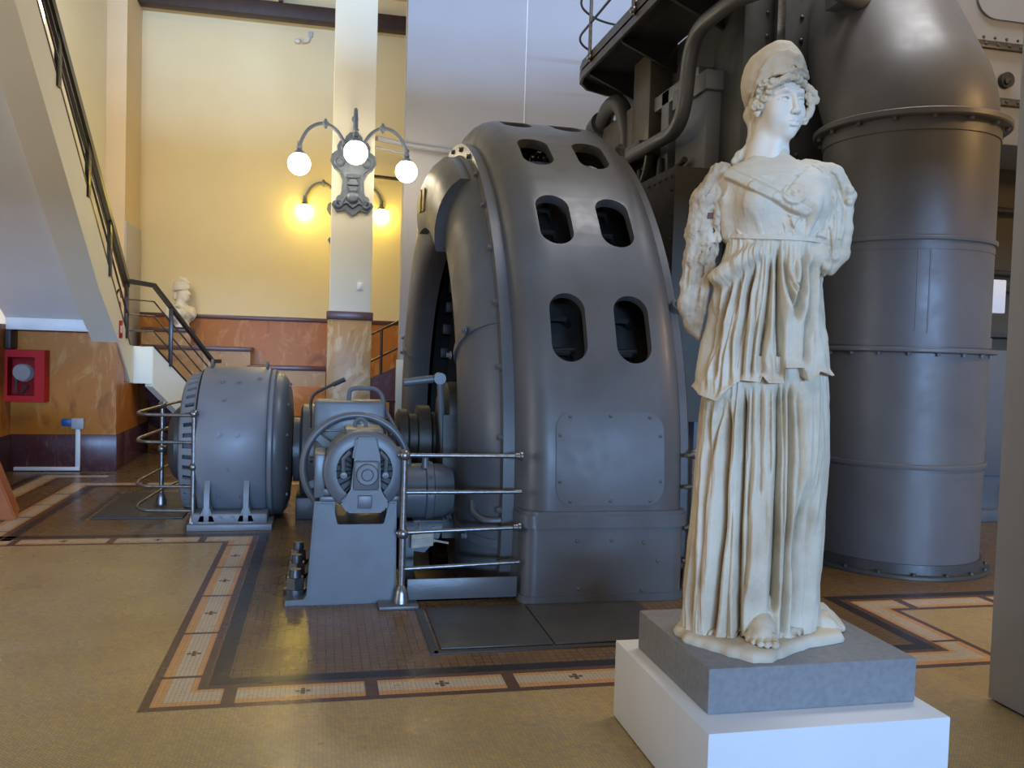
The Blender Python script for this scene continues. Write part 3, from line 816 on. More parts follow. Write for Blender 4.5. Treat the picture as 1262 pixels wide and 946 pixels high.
b = BM(); cyl(b, (.585, 6.40, 1.335), (.80, 6.40, 1.365), .030, .030, 14); cyl(b, (.79, 6.40, 1.363), (.87, 6.40, 1.372), .022, .022, 12); cyl(b, (.85, 6.36, 1.37), (.85, 6.44, 1.37), .045, .045, 14)
tube(b, [(.855, 6.40, 1.375), (.87, 6.40, 1.1), (.92, 6.40, .62)], .026, 10); obj('crank_lever', b, M['grey'], gen)
# drain channel strap near the floor of the shield
b = BM()
tube(b, rounded([(1.02, 5.78, .58), (1.00, 5.66, .50), (1.06, 5.53, .47), (1.20, 5.50, .48)], .05), .022, 8); obj('drain_pipe', b, M['grey'], gen)

# ================================================================== SMALL DYNAMO (exciter)
ex = thing('dynamo', 'squat grey dynamo with a slotted left rim beside the cream staircase', 'dynamo', (-.75, 8.3, 0))
EY, EZ, ER = 8.33, .655, .715
def epos(x, deg, r):
    a = math.radians(deg); return Vector((x, EY-r*math.cos(a), EZ+r*math.sin(a)))
b = BM()
lathe(b, [(0, -1.03), (ER-.04, -1.05), (ER-.012, -1.042), (ER, -1.02), (ER, -.50), (ER-.02, -.47), (ER-.06, -.46), (0, -.46)], (0, EY, EZ), AX, 96, up=UPV)
lathe(b, [(ER-.10, -.47), (ER-.035, -.465), (ER-.02, -.45), (ER-.02, -.425), (ER-.04, -.41), (ER-.12, -.40)], (0, EY, EZ), AX, 96, up=UPV)
for x, a in ((-.83, 38), (-.85, 12), (-.70, 12), (-.79, -12), (-.86, -33), (-.70, -33), (-.86, 55), (-.72, 55), (-.55, 60)): 
    n = Vector((0, -math.cos(math.radians(a)), math.sin(math.radians(a)))); bolt(b, epos(x, a, ER), n, .016, .016)
obj('frame', b, M['grey_light'], ex)
b = BM()
NS = 44
lathe(b, [(ER-.12, -1.045), (ER-.12, -1.19), (ER-.16, -1.20), (0, -1.20)], (0, EY, EZ), AX, 88, up=UPV); obj('brush_ring', b, M['black'], ex)
b = BM()
lathe(b, [(ER-.03, -1.06), (ER-.045, -1.075), (ER-.075, -1.08), (ER-.075, -1.055)], (0, EY, EZ), AX, 96, closed_prof=True, up=UPV)
lathe(b, [(ER-.085, -1.155), (ER-.10, -1.185), (ER-.13, -1.20), (ER-.17, -1.20), (ER-.17, -1.17), (ER-.10, -1.15)], (0, EY, EZ), AX, 96, closed_prof=True, up=UPV)
for k in range(NS):
    a0 = 360/NS*k; w_ = 360/NS*.30
    P = [epos(-1.07, a0-w_, ER-.05), epos(-1.07, a0+w_, ER-.05), epos(-1.07, a0+w_, ER-.085), epos(-1.07, a0-w_, ER-.085)]
    Q = [epos(-1.165, a0-w_, ER-.085), epos(-1.165, a0+w_, ER-.085), epos(-1.165, a0+w_, ER-.12), epos(-1.165, a0-w_, ER-.12)]
    A = [b.verts.new(p) for p in P]; B_ = [b.verts.new(p) for p in Q]
    b.faces.new(A[::-1]); b.faces.new(B_)
    for i in range(4): b.faces.new((A[i], A[(i+1) % 4], B_[(i+1) % 4], B_[i]))
obj('slotted_rim', b, M['grey_light'], ex)
b = BM(); lathe(b, [(0, -1.34), (.24, -1.34), (.30, -1.31), (.34, -1.27), (.34, -1.21), (.36, -1.20), (.36, -1.18), (0, -1.18)], (0, EY, EZ), AX, 48, up=UPV); obj('end_bearing', b, M['grey_dark'], ex)
b = BM(); lathe(b, [(0, -.26), (.34, -.265), (.50, -.28), (.60, -.31), (.645, -.345), (.66, -.39), (.66, -.415), (0, -.415)], (0, EY, EZ), AX, 80, up=UPV)
for k in range(12): q = epos(-.30, 30*k+14, .57); bolt(b, q, (1, 0, .0), .014, .014)
obj('end_bell', b, M['grey'], ex)
b = BM()
box(b, -1.09, -.40, 7.55, 7.95, 0, .055, .008); box(b, -1.06, -.44, 7.60, 7.95, .05, .14, .02)
for x in (-.94, -.62):
    prism(b, [(7.60, .05), (7.605, .30), (7.66, .42), (7.80, .42), (7.80, .05)], 'x', x-.022, x+.022)
    for s in (-1, 1): prism(b, [(x+s*.02, .05), (x+s*.02, .20), (x+s*.07, .06)], 'y', 7.60, 7.75)
for x in (-.83, -.73): bolt(b, (x, 7.60, .10), (0, -1, 0), .016, .016)
b2 = BM(); box(b2, -1.09, -.40, 8.7, 9.1, 0, .14, .01); obj('foot', b2, M['grey_light'], ex)
obj('foot', b, M['grey_light'], ex)
b = BM(); q = epos(-.80, 50, ER+.002); 
lathe(b, [(ER+.0, -.86), (ER+.006, -.86), (ER+.006, -.745), (ER+.0, -.745)], (0, EY, EZ), AX, 4, math.radians(47), math.radians(51), up=UPV); obj('rating_plate', b, M['brass'], ex)
for x in (-.98, -.50):
    b = BM(); torus(b, (x, EY-.12, EZ+ER+.02), (1, 0, 0), .035, .012, 18, 8); obj('lifting_eye', b, M['grey'], ex)
# coupling between dynamo and generator
cp = thing('shaft_coupling', 'grey flanged coupling on the shaft between dynamo and handwheel motor', 'coupling', (-.12, YC, 0))
b = BM(); lathe(b, [(.175, -.255), (.30, -.255), (.30, -.20), (.40, -.19), (.43, -.17), (.43, -.02), (.40, .0), (.24, .02), (.24, .20), (.175, .20)], (0, YC, ZC), AX, 56, up=UPV)
obj('flange', b, M['grey'], cp)
b = BM(); box(b, -.22, 0.02, 8.0, 8.7, 0, .20, .01); cyl(b, (-.10, 7.93, .56), (-.02, 7.93, .56), .028, .028, 12); obj('support', b, M['grey_dark'], cp)

# ================================================================== BARRING MOTOR ON ITS PEDESTAL
mo = thing('barring_motor', 'grey electric motor with handwheel bolted on a cast pedestal behind the guard post', 'motor', (.2, 5.7, 0))
MX, MZ, MY = .26, .83, 5.30
b = BM()
front = [(-.075, 0), (.475, 0), (.464, .64), (.402, .64), (.402, .50), (.385, .485), (.105, .485), (.09, .50), (.09, .64), (-.035, .64)]
prism(b, front, 'y', 5.34, 6.45)
bmesh.ops.bevel(b, geom=[e for e in b.edges if abs(e.verts[0].co.y-e.verts[1].co.y) < 1e-5 and e.verts[0].co.y < 5.35], offset=.014, segments=2, affect='EDGES')
prism(b, [(-.20, 0), (-.05, 0), (-.05, .10), (-.085, .035), (-.20, .03)], 'y', 5.36, 6.6)
for x in (.045, .435): box(b, x-.05, x+.05, 5.33, 5.9, .64, .675, .008)
obj('pedestal', b, M['grey'], mo)
for y in (5.52, 5.90, 6.28):
    b = BM(); cyl(b, (-.145, y, .025), (-.145, y, .065), .072, .072, 20); cyl(b, (-.145, y, .065), (-.145, y, .135), .062, .056, 6); cyl(b, (-.145, y, .13), (-.145, y, .185), .038, .034, 12)
    obj('anchor_bolt', b, M['steel_dark'], mo)
b = BM()
lathe(b, [(.17, 0), (.225, 0), (.243, .012), (.25, .03), (.25, .075), (.235, .09), (.235, .115), (.25, .13), (.25, .17), (.235, .18), (.235, .52), (.20, .56), (0, .56)], (MX, MY, MZ), (0, 1, 0), 64)
for s in (-1, 1):
    box(b, MX+s*.20-.05, MX+s*.20+.05, MY+.05, MY+.55, .675, .72, .01)
box(b, MX-.30, MX-.235, MY+.05, MY+.4, .66, .93, .01)
box(b, MX+.20, MX+.26, MY+.25, MY+.5, .66, .93, .01)
for s in (1,):
    pass
torus(b, (MX-.02, MY+.28, MZ+.265), (0, 1, 0), .034, .012, 22, 8)
box(b, MX-.12, MX+.12, MY+.1, MY+.45, MZ+.2, MZ+.25, .02)
obj('motor_body', b, M['grey'], mo)
b = BM(); lathe(b, [(0, .03), (.19, .03), (.215, .02), (.215, .12), (0, .12)], (MX, MY, MZ), (0, 1, 0), 48)
for k in range(24):
    a = 15*k*PI/180; tube(b, [(MX+.08*math.cos(a), MY+.028, MZ+.08*math.sin(a)), (MX+.18*math.cos(a), MY+.028, MZ+.18*math.sin(a))], .006, 6)
obj('commutator', b, M['black'], mo)
b = BM()
prism(b, [(MX-.10, MZ-.245), (MX+.115, MZ-.245), (MX+.15, MZ-.18), (MX+.085, MZ-.10), (MX+.088, MZ+.10), (MX+.07, MZ+.215), (MX-.055, MZ+.215), (MX-.078, MZ+.10), (MX-.07, MZ-.10), (MX-.145, MZ-.18)], 'y', MY-.055, MY+.02)
bmesh.ops.bevel(b, geom=b.edges[:], offset=.012, segments=2, affect='EDGES')
box(b, MX-.07, MX+.085, MY-.075, MY-.04, MZ-.105, MZ+.075, .014)
box(b, MX-.04, MX+.045, MY-.07, MY-.0, MZ-.215, MZ-.135, .006)
lathe(b, [(0, -.045), (.03, -.045), (.035, -.035), (.038, -.03), (.06, -.03), (.066, -.02), (.066, .02)], (MX+.012, MY-.075, MZ-.005), (0, 1, 0), 36)
for s in (-1, 1):
    lathe(b, [(0, -.02), (.02, -.018), (.026, 0), (.026, .05)], (MX+s*.125, MY-.01, MZ-.02), (0, 1, 0), 16)
    tube(b, [(MX+s*.125, MY+.0, MZ-.02), (MX+s*.13, MY-.01, MZ+.08), (MX+s*.09, MY, MZ+.12)], .014, 8)
obj('end_bracket', b, M['grey'], mo)
wy = 5.98
b = BM(); torus(b, (.235, wy, .765), (0, 1, 0), .355, .026, 72, 12); wheel = obj('handwheel', b, M['grey'], mo)
b = BM()
for k in range(6):
    a = (60*k+22)*PI/180; n = Vector((math.cos(a), 0, math.sin(a))); c = Vector((.235, wy, .765)); pr = Vector((0, 1, 0)).cross(n)
    R0, R1 = c+n*.06, c+n*.345
    A = [b.verts.new(p) for p in (R0+pr*.035+Vector((0, -.012, 0)), R0-pr*.035+Vector((0, -.012, 0)), R0-pr*.035+Vector((0, .012, 0)), R0+pr*.035+Vector((0, .012, 0)))]
    B_ = [b.verts.new(p) for p in (R1+pr*.022+Vector((0, -.010, 0)), R1-pr*.022+Vector((0, -.010, 0)), R1-pr*.022+Vector((0, .010, 0)), R1+pr*.022+Vector((0, .010, 0)))]
    b.faces.new(A[::-1]); b.faces.new(B_)
    for i in range(4): b.faces.new((A[i], A[(i+1) % 4], B_[(i+1) % 4], B_[i]))
cyl(b, (.235, wy-.05, .765), (.235, wy+.05, .765), .08, .08, 24); obj('wheel_hub', b, M['grey'], wheel)
b = BM(); box(b, -.055, .44, 6.15, 6.44, .73, 1.205, .025)
tube(b, [(-.03, 6.15, .95), (-.03, 6.13, 1.0), (.42, 6.13, 1.0)], .008, 6); obj('gear_case', b, M['grey'], mo)
b = BM(); tube(b, rounded([(.185, 6.33, 1.19), (.19, 6.33, 1.275), (.23, 6.33, 1.29), (.37, 6.33, 1.29), (.42, 6.33, 1.25), (.455, 6.30, 1.12), (.52, 6.2, 1.0)], .05), .016, 10); obj('hoop_handle', b, M['grey'], mo)
b = BM(); tube(b, rounded([(-.085, 6.5, .98), (-.085, 6.5, 1.22), (.02, 6.5, 1.28), (.15, 6.5, 1.34)], .06), .011, 8); cyl(b, (.07, 6.5, 1.302), (.16, 6.5, 1.345), .017, .017, 8); obj('oil_pipe', b, M['steel_dark'], mo)
for x in (.47, .50, .53):
    b = BM(); tube(b, [(x, 6.25, .70), (x-.03, 6.25, 1.02)], .012, 8); obj('link_rod', b, M['grey'], mo)
# worm gear housing to the right of the post
gh = thing('gear_housing', 'grey round gear housing behind the top guard rails, with a paper tag below it', 'gear housing', (.72, 5.95, 0))
b = BM(); lathe(b, [(0, .40), (.19, .40), (.19, .70), (.205, .71), (.205, .755), (.19, .765), (.185, .83), (.15, .90), (0, .92)], (0, 5.98, .60), AX, 48, up=UPV)
cyl(b, (.70, 5.90, .77), (.70, 5.90, .84), .026, .022, 12)
for k in range(10): a = k*36; bolt(b, (.732, 5.98-.206*math.cos(math.radians(a)), .60+.206*math.sin(math.radians(a))), (0, -math.cos(math.radians(a)), math.sin(math.radians(a))), .009, .01)
obj('housing', b, M['grey'], gh)
b = BM(); prism(b, [(.58, .42), (.83, .42), (.80, .30), (.70, .20), (.58, .22)], 'y', 5.82, 6.1)
for x, z in ((.64, .36), (.70, .37), (.76, .37), (.68, .29), (.74, .31)): bolt(b, (x, 5.82, z), (0, -1, 0), .012, .012)
prism(b, [(.55, .0), (.62, .0), (.62, .42), (.55, .42)], 'y', 5.75, 6.1); obj('bracket', b, M['grey'], gh)
b = BM(); box(b, .56, .66, 5.9, 6.2, -2.88, .02, .02); box(b, .56, .95, 5.75, 6.2, -.2, -.02, .01); obj('foot', b, M['grey_dark'], gh)
t = thing('paper_tag', 'crumpled brown paper tag hanging under the gear housing, behind the guard rails', 'tag', (.66, 5.70, .26))
b = BM(); box(b, .595, .745, 5.69, 5.715, .265, .36, .006)
for k, z in enumerate((.28, .30, .32, .34)): box(b, .60+.005*(k % 2), .742, 5.683, 5.692, z-.007, z+.007, .002)
for v in b.verts: v.co.y += .012*math.sin(30*v.co.x)+.008*math.sin(50*v.co.z); v.co.z += .10*(v.co.x-.67)
obj('sheet', b, M['paper'], t)
b = BM(); tube(b, [(.74, 5.70, .31), (.80, 5.72, .295), (.85, 5.72, .285)], .008, 6); obj('wire_end', b, M['paper'], t)
b = BM(); cyl(b, (.66, 5.70, .36), (.66, 5.83, .42), .004, .004, 6); obj('string', b, M['paper'], t)

# ================================================================== GUARD RAILS
gr = thing('guard_railing', 'four-bar steel guard railing with one post closing the pit left of the generator foot', 'railing', (.88, 5.29, 0))
def post(par, x, y, h, balls, r=.021):
    b = BM(); cyl(b, (x, y, .0), (x, y, h), r, r*.95, 16)
    lathe(b, [(.05, 0), (.05, .05), (.042, .07), (.042, .085), (.03, .11), (r, .13)], (x, y, 0), (0, 0, 1), 20)
    for z in balls: ball(b, (x, y, z), r*1.75, 16, 10)
    return obj('post', b, M['steel'], par)
post(gr, .50, 5.28, .94, (.935, .45))
b = BM(); box(b, .36, .60, 5.19, 5.36, 0.001, .022, .004); obj('base_plate', b, M['grey'], gr)
for z, sl in ((.935, .0), (.705, .005), (.455, .03), (.23, .035)):
    b = BM(); x0 = .46 if z in (.455, .935) else .50
    tube(b, [(x0, 5.28, z), (1.235, 5.25, z+sl)], .0135, 12)
    if z in (.935, .455):
        lathe(b, [(.014, -.05), (.022, -.045), (.022, -.02), (.03, -.015), (.03, .0), (.014, .0)], (1.235, 5.25, z+sl), (1, 0, 0), 16)
    obj('bar', b, M['steel'], gr)
b = BM(); box(b, .535, 1.23, 5.275, 5.288, .035, .165, .003); obj('kick_plate', b, M['grey'], gr)
# right of the foot
g2 = thing('guard_railing', 'steel guard rail stubs between the generator foot and the statue, mostly hidden by the statue', 'railing', (2.45, 5.3, 0))
post(g2, 2.42, 5.30, .95, (.945, .45))
for z in (.94, .73, .46, .24):
    b = BM(); tube(b, [(2.34, 5.26, z), (2.42, 5.30, z), (3.2, 5.45, z)], .0135, 10); obj('bar', b, M['steel'], g2)
b = BM(); box(b, 2.38, 3.2, 5.31, 5.322, .04, .17); obj('kick_plate', b, M['grey'], g2)
# around the dynamo
g3 = thing('guard_railing', 'four-bar steel guard railing curving round the free end of the small dynamo', 'railing', (-1.4, 8.2, 0))
post(g3, -1.055, 7.66, .99, (.98, .53)); post(g3, -1.50, 8.78, .98, (.97, .55), .023)
for z in (.965, .735, .36, .155):
    b = BM()
    tube(b, rounded([(-1.055, 7.66, z), (-1.50, 7.70, z), (-1.56, 7.95, z), (-1.50, 8.78, z), (-1.38, 9.25, z+.02), (-.9, 9.5, z+.02)], .16, 8), .0135, 12)
    obj('bar', b, M['steel'], g3)

# ================================================================== BIG PIPE
pp = thing('steel_pipe', 'massive grey riveted pipe with flanges and an elbow, rising behind the statue', 'pipe', (4.54, 6.14, 0))
CX, CY, PR = 4.54, 6.14, .645
b = BM(); lathe(b, [(0, .03), (PR, .03), (PR, 3.42)], (CX, CY, 0), (0, 0, 1), 128); obj('barrel', b, M['pipe'], pp)
b = BM()
import itertools
pathc = []
S0 = Vector((CX, CY, 3.42)); B_dir = Vector((.26, .966, 0)).normalized(); Rb = .35
for k in range(0, 17):
    a = math.radians(42)*k/16; pathc.append(S0+Vector((0, 0, .02))+B_dir*(Rb*(1-math.cos(a)))+Vector((0, 0, Rb*math.sin(a))))
dl = (pathc[-1]-pathc[-2]).normalized(); pathc = [S0]+pathc+[pathc[-1]+dl*1.0, pathc[-1]+dl*3.0]
tube(b, pathc, PR-.01, 128, cap=False); obj('elbow', b, M['pipe'], pp)
def flange(z, r, h, n, mat='pipe', off=0):
    b = BM(); lathe(b, [(PR-.01, z-h/2), (r-.01, z-h/2), (r, z-h/2+.008), (r, z+h/2-.008), (r-.01, z+h/2), (PR-.01, z+h/2)], (CX, CY, 0), (0, 0, 1), 128)
    for k in range(n):
        a = 2*PI*(k+off)/n; p = (CX+(r-.045)*math.cos(a), CY+(r-.045)*math.sin(a)); bolt(b, (*p, z-h/2), (0, 0, -1), .017, .024)
    return obj('flange', b, M[mat], pp)
flange(3.42, PR+.085, .05, 16); flange(1.690, PR+.055, .035, 20, 'pipe', .3)
for z in (2.52, .825):
    b = BM(); lathe(b, [(PR-.005, z-.02), (PR+.018, z-.02), (PR+.022, z-.01), (PR+.022, z+.012), (PR+.012, z+.02), (PR-.005, z+.02)], (CX, CY, 0), (0, 0, 1), 128)
    lathe(b, [(PR-.003, z-.085), (PR+.004, z-.085), (PR+.004, z-.04), (PR-.003, z-.04)], (CX, CY, 0), (0, 0, 1), 128); obj('seam_band', b, M['pipe'], pp)
b = BM(); lathe(b, [(PR-.01, 3.30), (PR+.01, 3.30), (PR+.01, 3.395), (PR-.01, 3.395)], (CX, CY, 0), (0, 0, 1), 128); obj('collar', b, M['pipe'], pp)
b = BM(); lathe(b, [(PR-.01, 1.72), (PR+.01, 1.72), (PR+.01, 1.80), (PR-.01, 1.80)], (CX, CY, 0), (0, 0, 1), 128); obj('collar', b, M['pipe'], pp)
b = BM(); lathe(b, [(PR-.01, .10), (PR+.02, .10), (PR+.03, .03), (PR+.075, .028), (PR+.08, .02), (PR+.08, .002), (PR-.01, .002)], (CX, CY, 0), (0, 0, 1), 128)
for k in range(18):
    a = 2*PI*(k+.4)/18; bolt(b, (CX+(PR+.055)*math.cos(a), CY+(PR+.055)*math.sin(a), .026), (0, 0, 1), .016, .02)
obj('foot_flange', b, M['grey_dark'], pp)
for a in (-2.05, -1.92): 
    b = BM(); box(b, CX+(PR-.002)*math.cos(a)-.005, CX+(PR-.002)*math.cos(a)+.005, CY+(PR-.002)*math.sin(a)-.004, CY+(PR-.002)*math.sin(a)+.004, 1.82, 2.43); obj('weld_seam', b, M['grey_light'], pp)

# ================================================================== ENGINE BLOCK (left flank seen at a slant)
en = thing('engine_block', 'dark engine block with ribs and pipework standing behind the statue head', 'engine', (4.6, 8.6, 0))
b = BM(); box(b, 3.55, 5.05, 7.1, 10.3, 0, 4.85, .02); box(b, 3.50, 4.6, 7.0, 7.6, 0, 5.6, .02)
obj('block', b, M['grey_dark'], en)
b = BM()                                                              # columns and beams on the flank
for (x0, x1, y0, y1, z0, z1) in ((3.36, 3.56, 7.40, 8.1, 0, 4.02), (3.33, 3.58, 7.36, 8.14, 4.02, 4.20), (3.60, 3.70, 6.99, 7.1, 2.2, 3.9), (3.36, 3.56, 8.3, 8.5, 0, 4.3), (3.40, 3.56, 9.1, 9.35, 0, 4.5)):
    box(b, x0, x1, y0, y1, z0, z1, .012)
box(b, 3.38, 3.56, 7.6, 10.2, 3.30, 3.42, .01); box(b, 3.36, 3.56, 7.6, 9.6, 4.15, 4.30, .01)
obj('column', b, M['grey_light'], en)
b = BM()
for (x0, x1, y0, y1, z0, z1) in ((3.30, 3.56, 9.2, 10.25, 3.2, 4.35), (3.20, 3.56, 8.7, 9.25, 3.72, 3.86), (3.30, 3.56, 8.7, 9.2, 3.86, 4.8)):
    box(b, x0, x1, y0, y1, z0, z1, .015)
for k in range(7): rivet(b, (3.30, 10.18, 3.28+.16*k), (-1, 0, 0), .02)
obj('valve_chest', b, M['brown_paint'], en)
b = BM()
tube(b, rounded([(3.32, 10.35, 4.42), (3.25, 9.9, 4.52), (3.28, 9.55, 4.5), (3.34, 9.45, 4.1), (3.34, 9.45, 3.9)], .22, 8), .10, 16); cyl(b, (3.32, 10.55, 4.40), (3.31, 10.3, 4.43), .15, .15, 20)
obj('elbow_pipe', b, M['grey_dark'], en)
b = BM()
tube(b, rounded([(3.34, 9.9, 3.70), (3.20, 9.2, 3.74), (3.20, 7.55, 3.70), (3.20, 7.42, 4.52), (3.20, 6.5, 4.50), (3.55, 6.05, 4.50), (4.3, 6.4, 4.5)], .32, 8), .07, 16)
obj('steam_pipe', b, M['grey'], en)
b = BM()
tube(b, rounded([(3.28, 10.0, 2.95), (3.26, 8.9, 3.30), (3.26, 8.6, 3.45), (3.26, 8.5, 3.8)], .2, 8), .045, 12)
tube(b, [(3.30, 9.6, 3.05), (3.30, 7.7, 3.45)], .03, 10)
for y in (9.6, 9.0, 8.4): tube(b, rounded([(3.34, y, 3.6), (3.28, y-.1, 3.2), (3.34, y-.2, 2.6)], .2, 6), .035, 10)
obj('small_pipe', b, M['grey_dark'], en)
b = BM()
prism(b, [(7.25, 1.0), (8.75, 1.0), (8.75, 3.20), (8.3, 3.28), (7.25, 3.28)], 'x', 3.02, 3.54)
for k in range(10): rivet(b, (3.02, 7.32, 1.1+.22*k), (-1, 0, 0), .018); rivet(b, (3.02, 7.32+.14*k, 3.20), (-1, 0, 0), .018)
obj('side_cover', b, M['brown_paint'], en)
b = BM()
for k in range(9): rivet(b, (3.55, 7.02, 4.5+.1*k), (-1, 0, 0), .02); rivet(b, (3.72, 6.998, 3.2+.2*k), (0, -1, 0), .02); rivet(b, (4.05, 6.998, 3.2+.2*k), (0, -1, 0), .02)
box(b, 3.78, 3.86, 6.95, 7.0, 2.5, 5.5, .008)
obj('cover_strip', b, M['grey_dark'], en)
b = BM(); box(b, 4.02, 4.22, 6.4, 6.6, 4.50, 5.4, .01); obj('junction_box', b, M['grey_light'], en)
b = BM(); box(b, 3.75, 3.83, 6.88, 6.94, 4.1, 4.95, .006); obj('guide_rail', b, M['steel'], en)
# platform above
pf = thing('engine_platform', 'dark gallery platform with thin handrail overhanging the engine block', 'platform', (4.2, 8.0, 4.85))
b = BM()
o_ = [(2.86, 4.5), (2.86, 9.75), (2.90, 9.98), (3.05, 10.2), (3.35, 10.35), (3.8, 10.4), (6.5, 10.4), (6.5, 10.0), (3.56, 10.0), (3.56, 4.5)]
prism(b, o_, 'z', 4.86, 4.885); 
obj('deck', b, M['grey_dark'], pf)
b = BM()
rim = [(2.86, 4.5), (2.86, 9.75), (2.90, 9.98), (3.05, 10.2), (3.35, 10.35), (3.8, 10.4), (6.5, 10.4)]
rin = [(2.89, 4.5), (2.89, 9.75), (2.93, 9.965), (3.07, 10.175), (3.36, 10.32), (3.8, 10.37), (6.5, 10.37)]
prism(b, rim+rin[::-1], 'z', 4.78, 4.98); obj('edge_beam', b, M['brown_paint'], pf)
for y in (6.2, 7.4, 8.6, 9.7):
    b = BM(); prism(b, [(2.9, 4.86), (3.55, 4.86), (3.55, 4.55), (2.95, 4.80)], 'y', y-.02, y+.02); obj('bracket', b, M['black'], pf)
for y in (6.6, 8.0, 9.4):
    b = BM(); cyl(b, (2.84, y, 4.85), (2.84, y, 6.1), .02, .02, 10); ball(b, (2.84, y, 4.9), .04, 12, 8); obj('post', b, M['steel'], pf)
for z in (5.28, 5.70):
    b = BM(); tube(b, rounded([(2.84, 4.5, z), (2.84, 10.0, z), (3.3, 10.45, z-.0), (6.4, 10.45, z)], .3, 8), .014, 8); obj('bar', b, M['steel_dark'], pf)

# ================================================================== RIGHT-HAND MACHINE HOUSING
hs = thing('turbine_housing', 'tall blue grey riveted machine housing between the big pipe and the grey display panel', 'housing', (6.8, 7.9, 0))
b = BM(); box(b, 5.2, 8.6, 7.30, 8.6, 3.75, 7.5, .02); obj('upper_casing', b, M['casing'], hs)
b = BM()
for z in (4.68, 4.15): 
    box(b, 5.2, 8.6, 7.255, 7.30, z-.035, z+.035, .006)
for k in range(26): 
    x = 5.25+.13*k
    rivet(b, (x, 7.255, 4.68), (0, -1, 0), .02); rivet(b, (x, 7.298, 4.76), (0, -1, 0), .016); rivet(b, (x, 7.255, 4.15), (0, -1, 0), .02)
obj('rivet_band', b, M['steel_dark'], hs)
b = BM(); prism(b, rrect(6.05, 7.4, 4.93, 6.2, .22), 'y', 7.27, 7.30); obj('inspection_cover', b, M['casing'], hs)
b = BM(); cyl(b, (6.42, 7.30, 4.36), (6.42, 7.25, 4.36), .075, .075, 20); lathe(b, [(0, 0), (.03, 0), (.03, .03), (0, .04)], (6.40, 7.25, 4.34), (0, -1, 0), 14); obj('gauge', b, M['black'], hs)
b = BM(); box(b, 5.2, 8.6, 8.2, 8.6, 0, 3.75); obj('recess_back', b, M['brown_paint'], hs)
b = BM()
for z in (3.30, 2.62, 2.44): tube(b, [(5.4, 8.1, z), (8.2, 8.1, z-.03)], .03, 10)
box(b, 5.3, 8.5, 8.0, 8.2, 1.90, 1.94); obj('pipe_run', b, M['steel_dark'], hs)
b = BM(); box(b, 6.32, 6.75, 7.5, 7.8, 2.12, 2.46, .01); obj('terminal_box', b, M['plinth'], hs)
b = BM(); box(b, 5.6, 8.4, 7.55, 8.19, .45, 1.75, .02); box(b, 5.6, 8.4, 7.45, 8.19, .0, .12, .01); box(b, 5.65, 8.4, 7.6, 8.19, .12, .45)
obj('lower_cabinet', b, M['grey'], hs)
b = BM(); tube(b, rounded([(6.12, 7.56, 1.30), (6.12, 7.51, 1.30), (6.12, 7.51, 1.50), (6.12, 7.56, 1.50)], .03), .012, 8); obj('handle', b, M['black'], hs)
b = BM(); box(b, 6.9, 8.4, 6.9, 7.3, 0, .4); obj('plinth', b, M['grey_light'], hs)

# ================================================================== GREY DISPLAY PANEL AT THE RIGHT EDGE
b = BM(); box(b, 3.14, 3.40, 1.2, 3.47, .012, 4.4, .004); t = obj('display_panel', b, M['panel_grey'])
tag(t, 'tall plain grey display panel at the edge of the view, right of the statue', 'panel')
b = BM(); box(b, 3.155, 3.385, 1.23, 3.44, 0, .013); obj('foot', b, M['black'], t)
# ================================================================== STATUE
# fold lines of the carved cloth, in metres on the figure (x across, z up): path, depth, width
SKIRT_F = [
  ([(-0.248, 0.899), (-0.248, 0.689), (-0.254, 0.502), (-0.259, 0.315), (-0.259, 0.189)], 0.014, 0.008),
  ([(-0.198, 0.926), (-0.222, 0.79), (-0.238, 0.653)], 0.02, 0.01),
  ([(-0.178, 0.939), (-0.18, 0.694), (-0.184, 0.446), (-0.193, 0.272), (-0.208, 0.032)], 0.05, 0.013),
  ([(-0.122, 0.966), (-0.117, 0.698), (-0.116, 0.452), (-0.111, 0.206), (-0.104, 0.033)], 0.055, 0.01),
  ([(-0.142, 0.696), (-0.147, 0.326), (-0.148, 0.028)], 0.012, 0.01),
  ([(-0.091, 0.98), (-0.088, 0.761), (-0.088, 0.516), (-0.085, 0.332), (-0.089, 0.208)], 0.022, 0.008),
  ([(-0.106, 0.967), (-0.1, 0.699)], 0.012, 0.006),
  ([(-0.062, 0.981), (-0.051, 0.702), (-0.048, 0.581)], 0.014, 0.007),
  ([(-0.027, 0.982), (-0.013, 0.644)], 0.014, 0.007),
  ([(0.003, 0.996), (0.014, 0.707), (0.017, 0.464), (0.019, 0.282), (0.016, 0.147)], 0.05, 0.01),
  ([(0.021, 0.996), (0.035, 0.708), (0.043, 0.394), (0.053, 0.041)], 0.018, 0.007),
  ([(0.045, 0.997), (0.059, 0.71), (0.061, 0.347), (0.06, 0.042)], 0.04, 0.009),
  ([(0.071, 0.975), (0.085, 0.712), (0.091, 0.398), (0.095, 0.29)], 0.02, 0.008),
  ([(0.107, 0.677), (0.116, 0.569), (0.113, 0.352), (0.117, 0.049)], 0.055, 0.022),
  ([(0.138, 0.571), (0.145, 0.355), (0.15, 0.078)], 0.012, 0.008),
  ([(-0.152, 0.953), (-0.154, 0.818)], 0.012, 0.007),
  ([(-0.288, 0.562), (-0.291, 0.312), (-0.289, 0.085)], 0.02, 0.01),
]
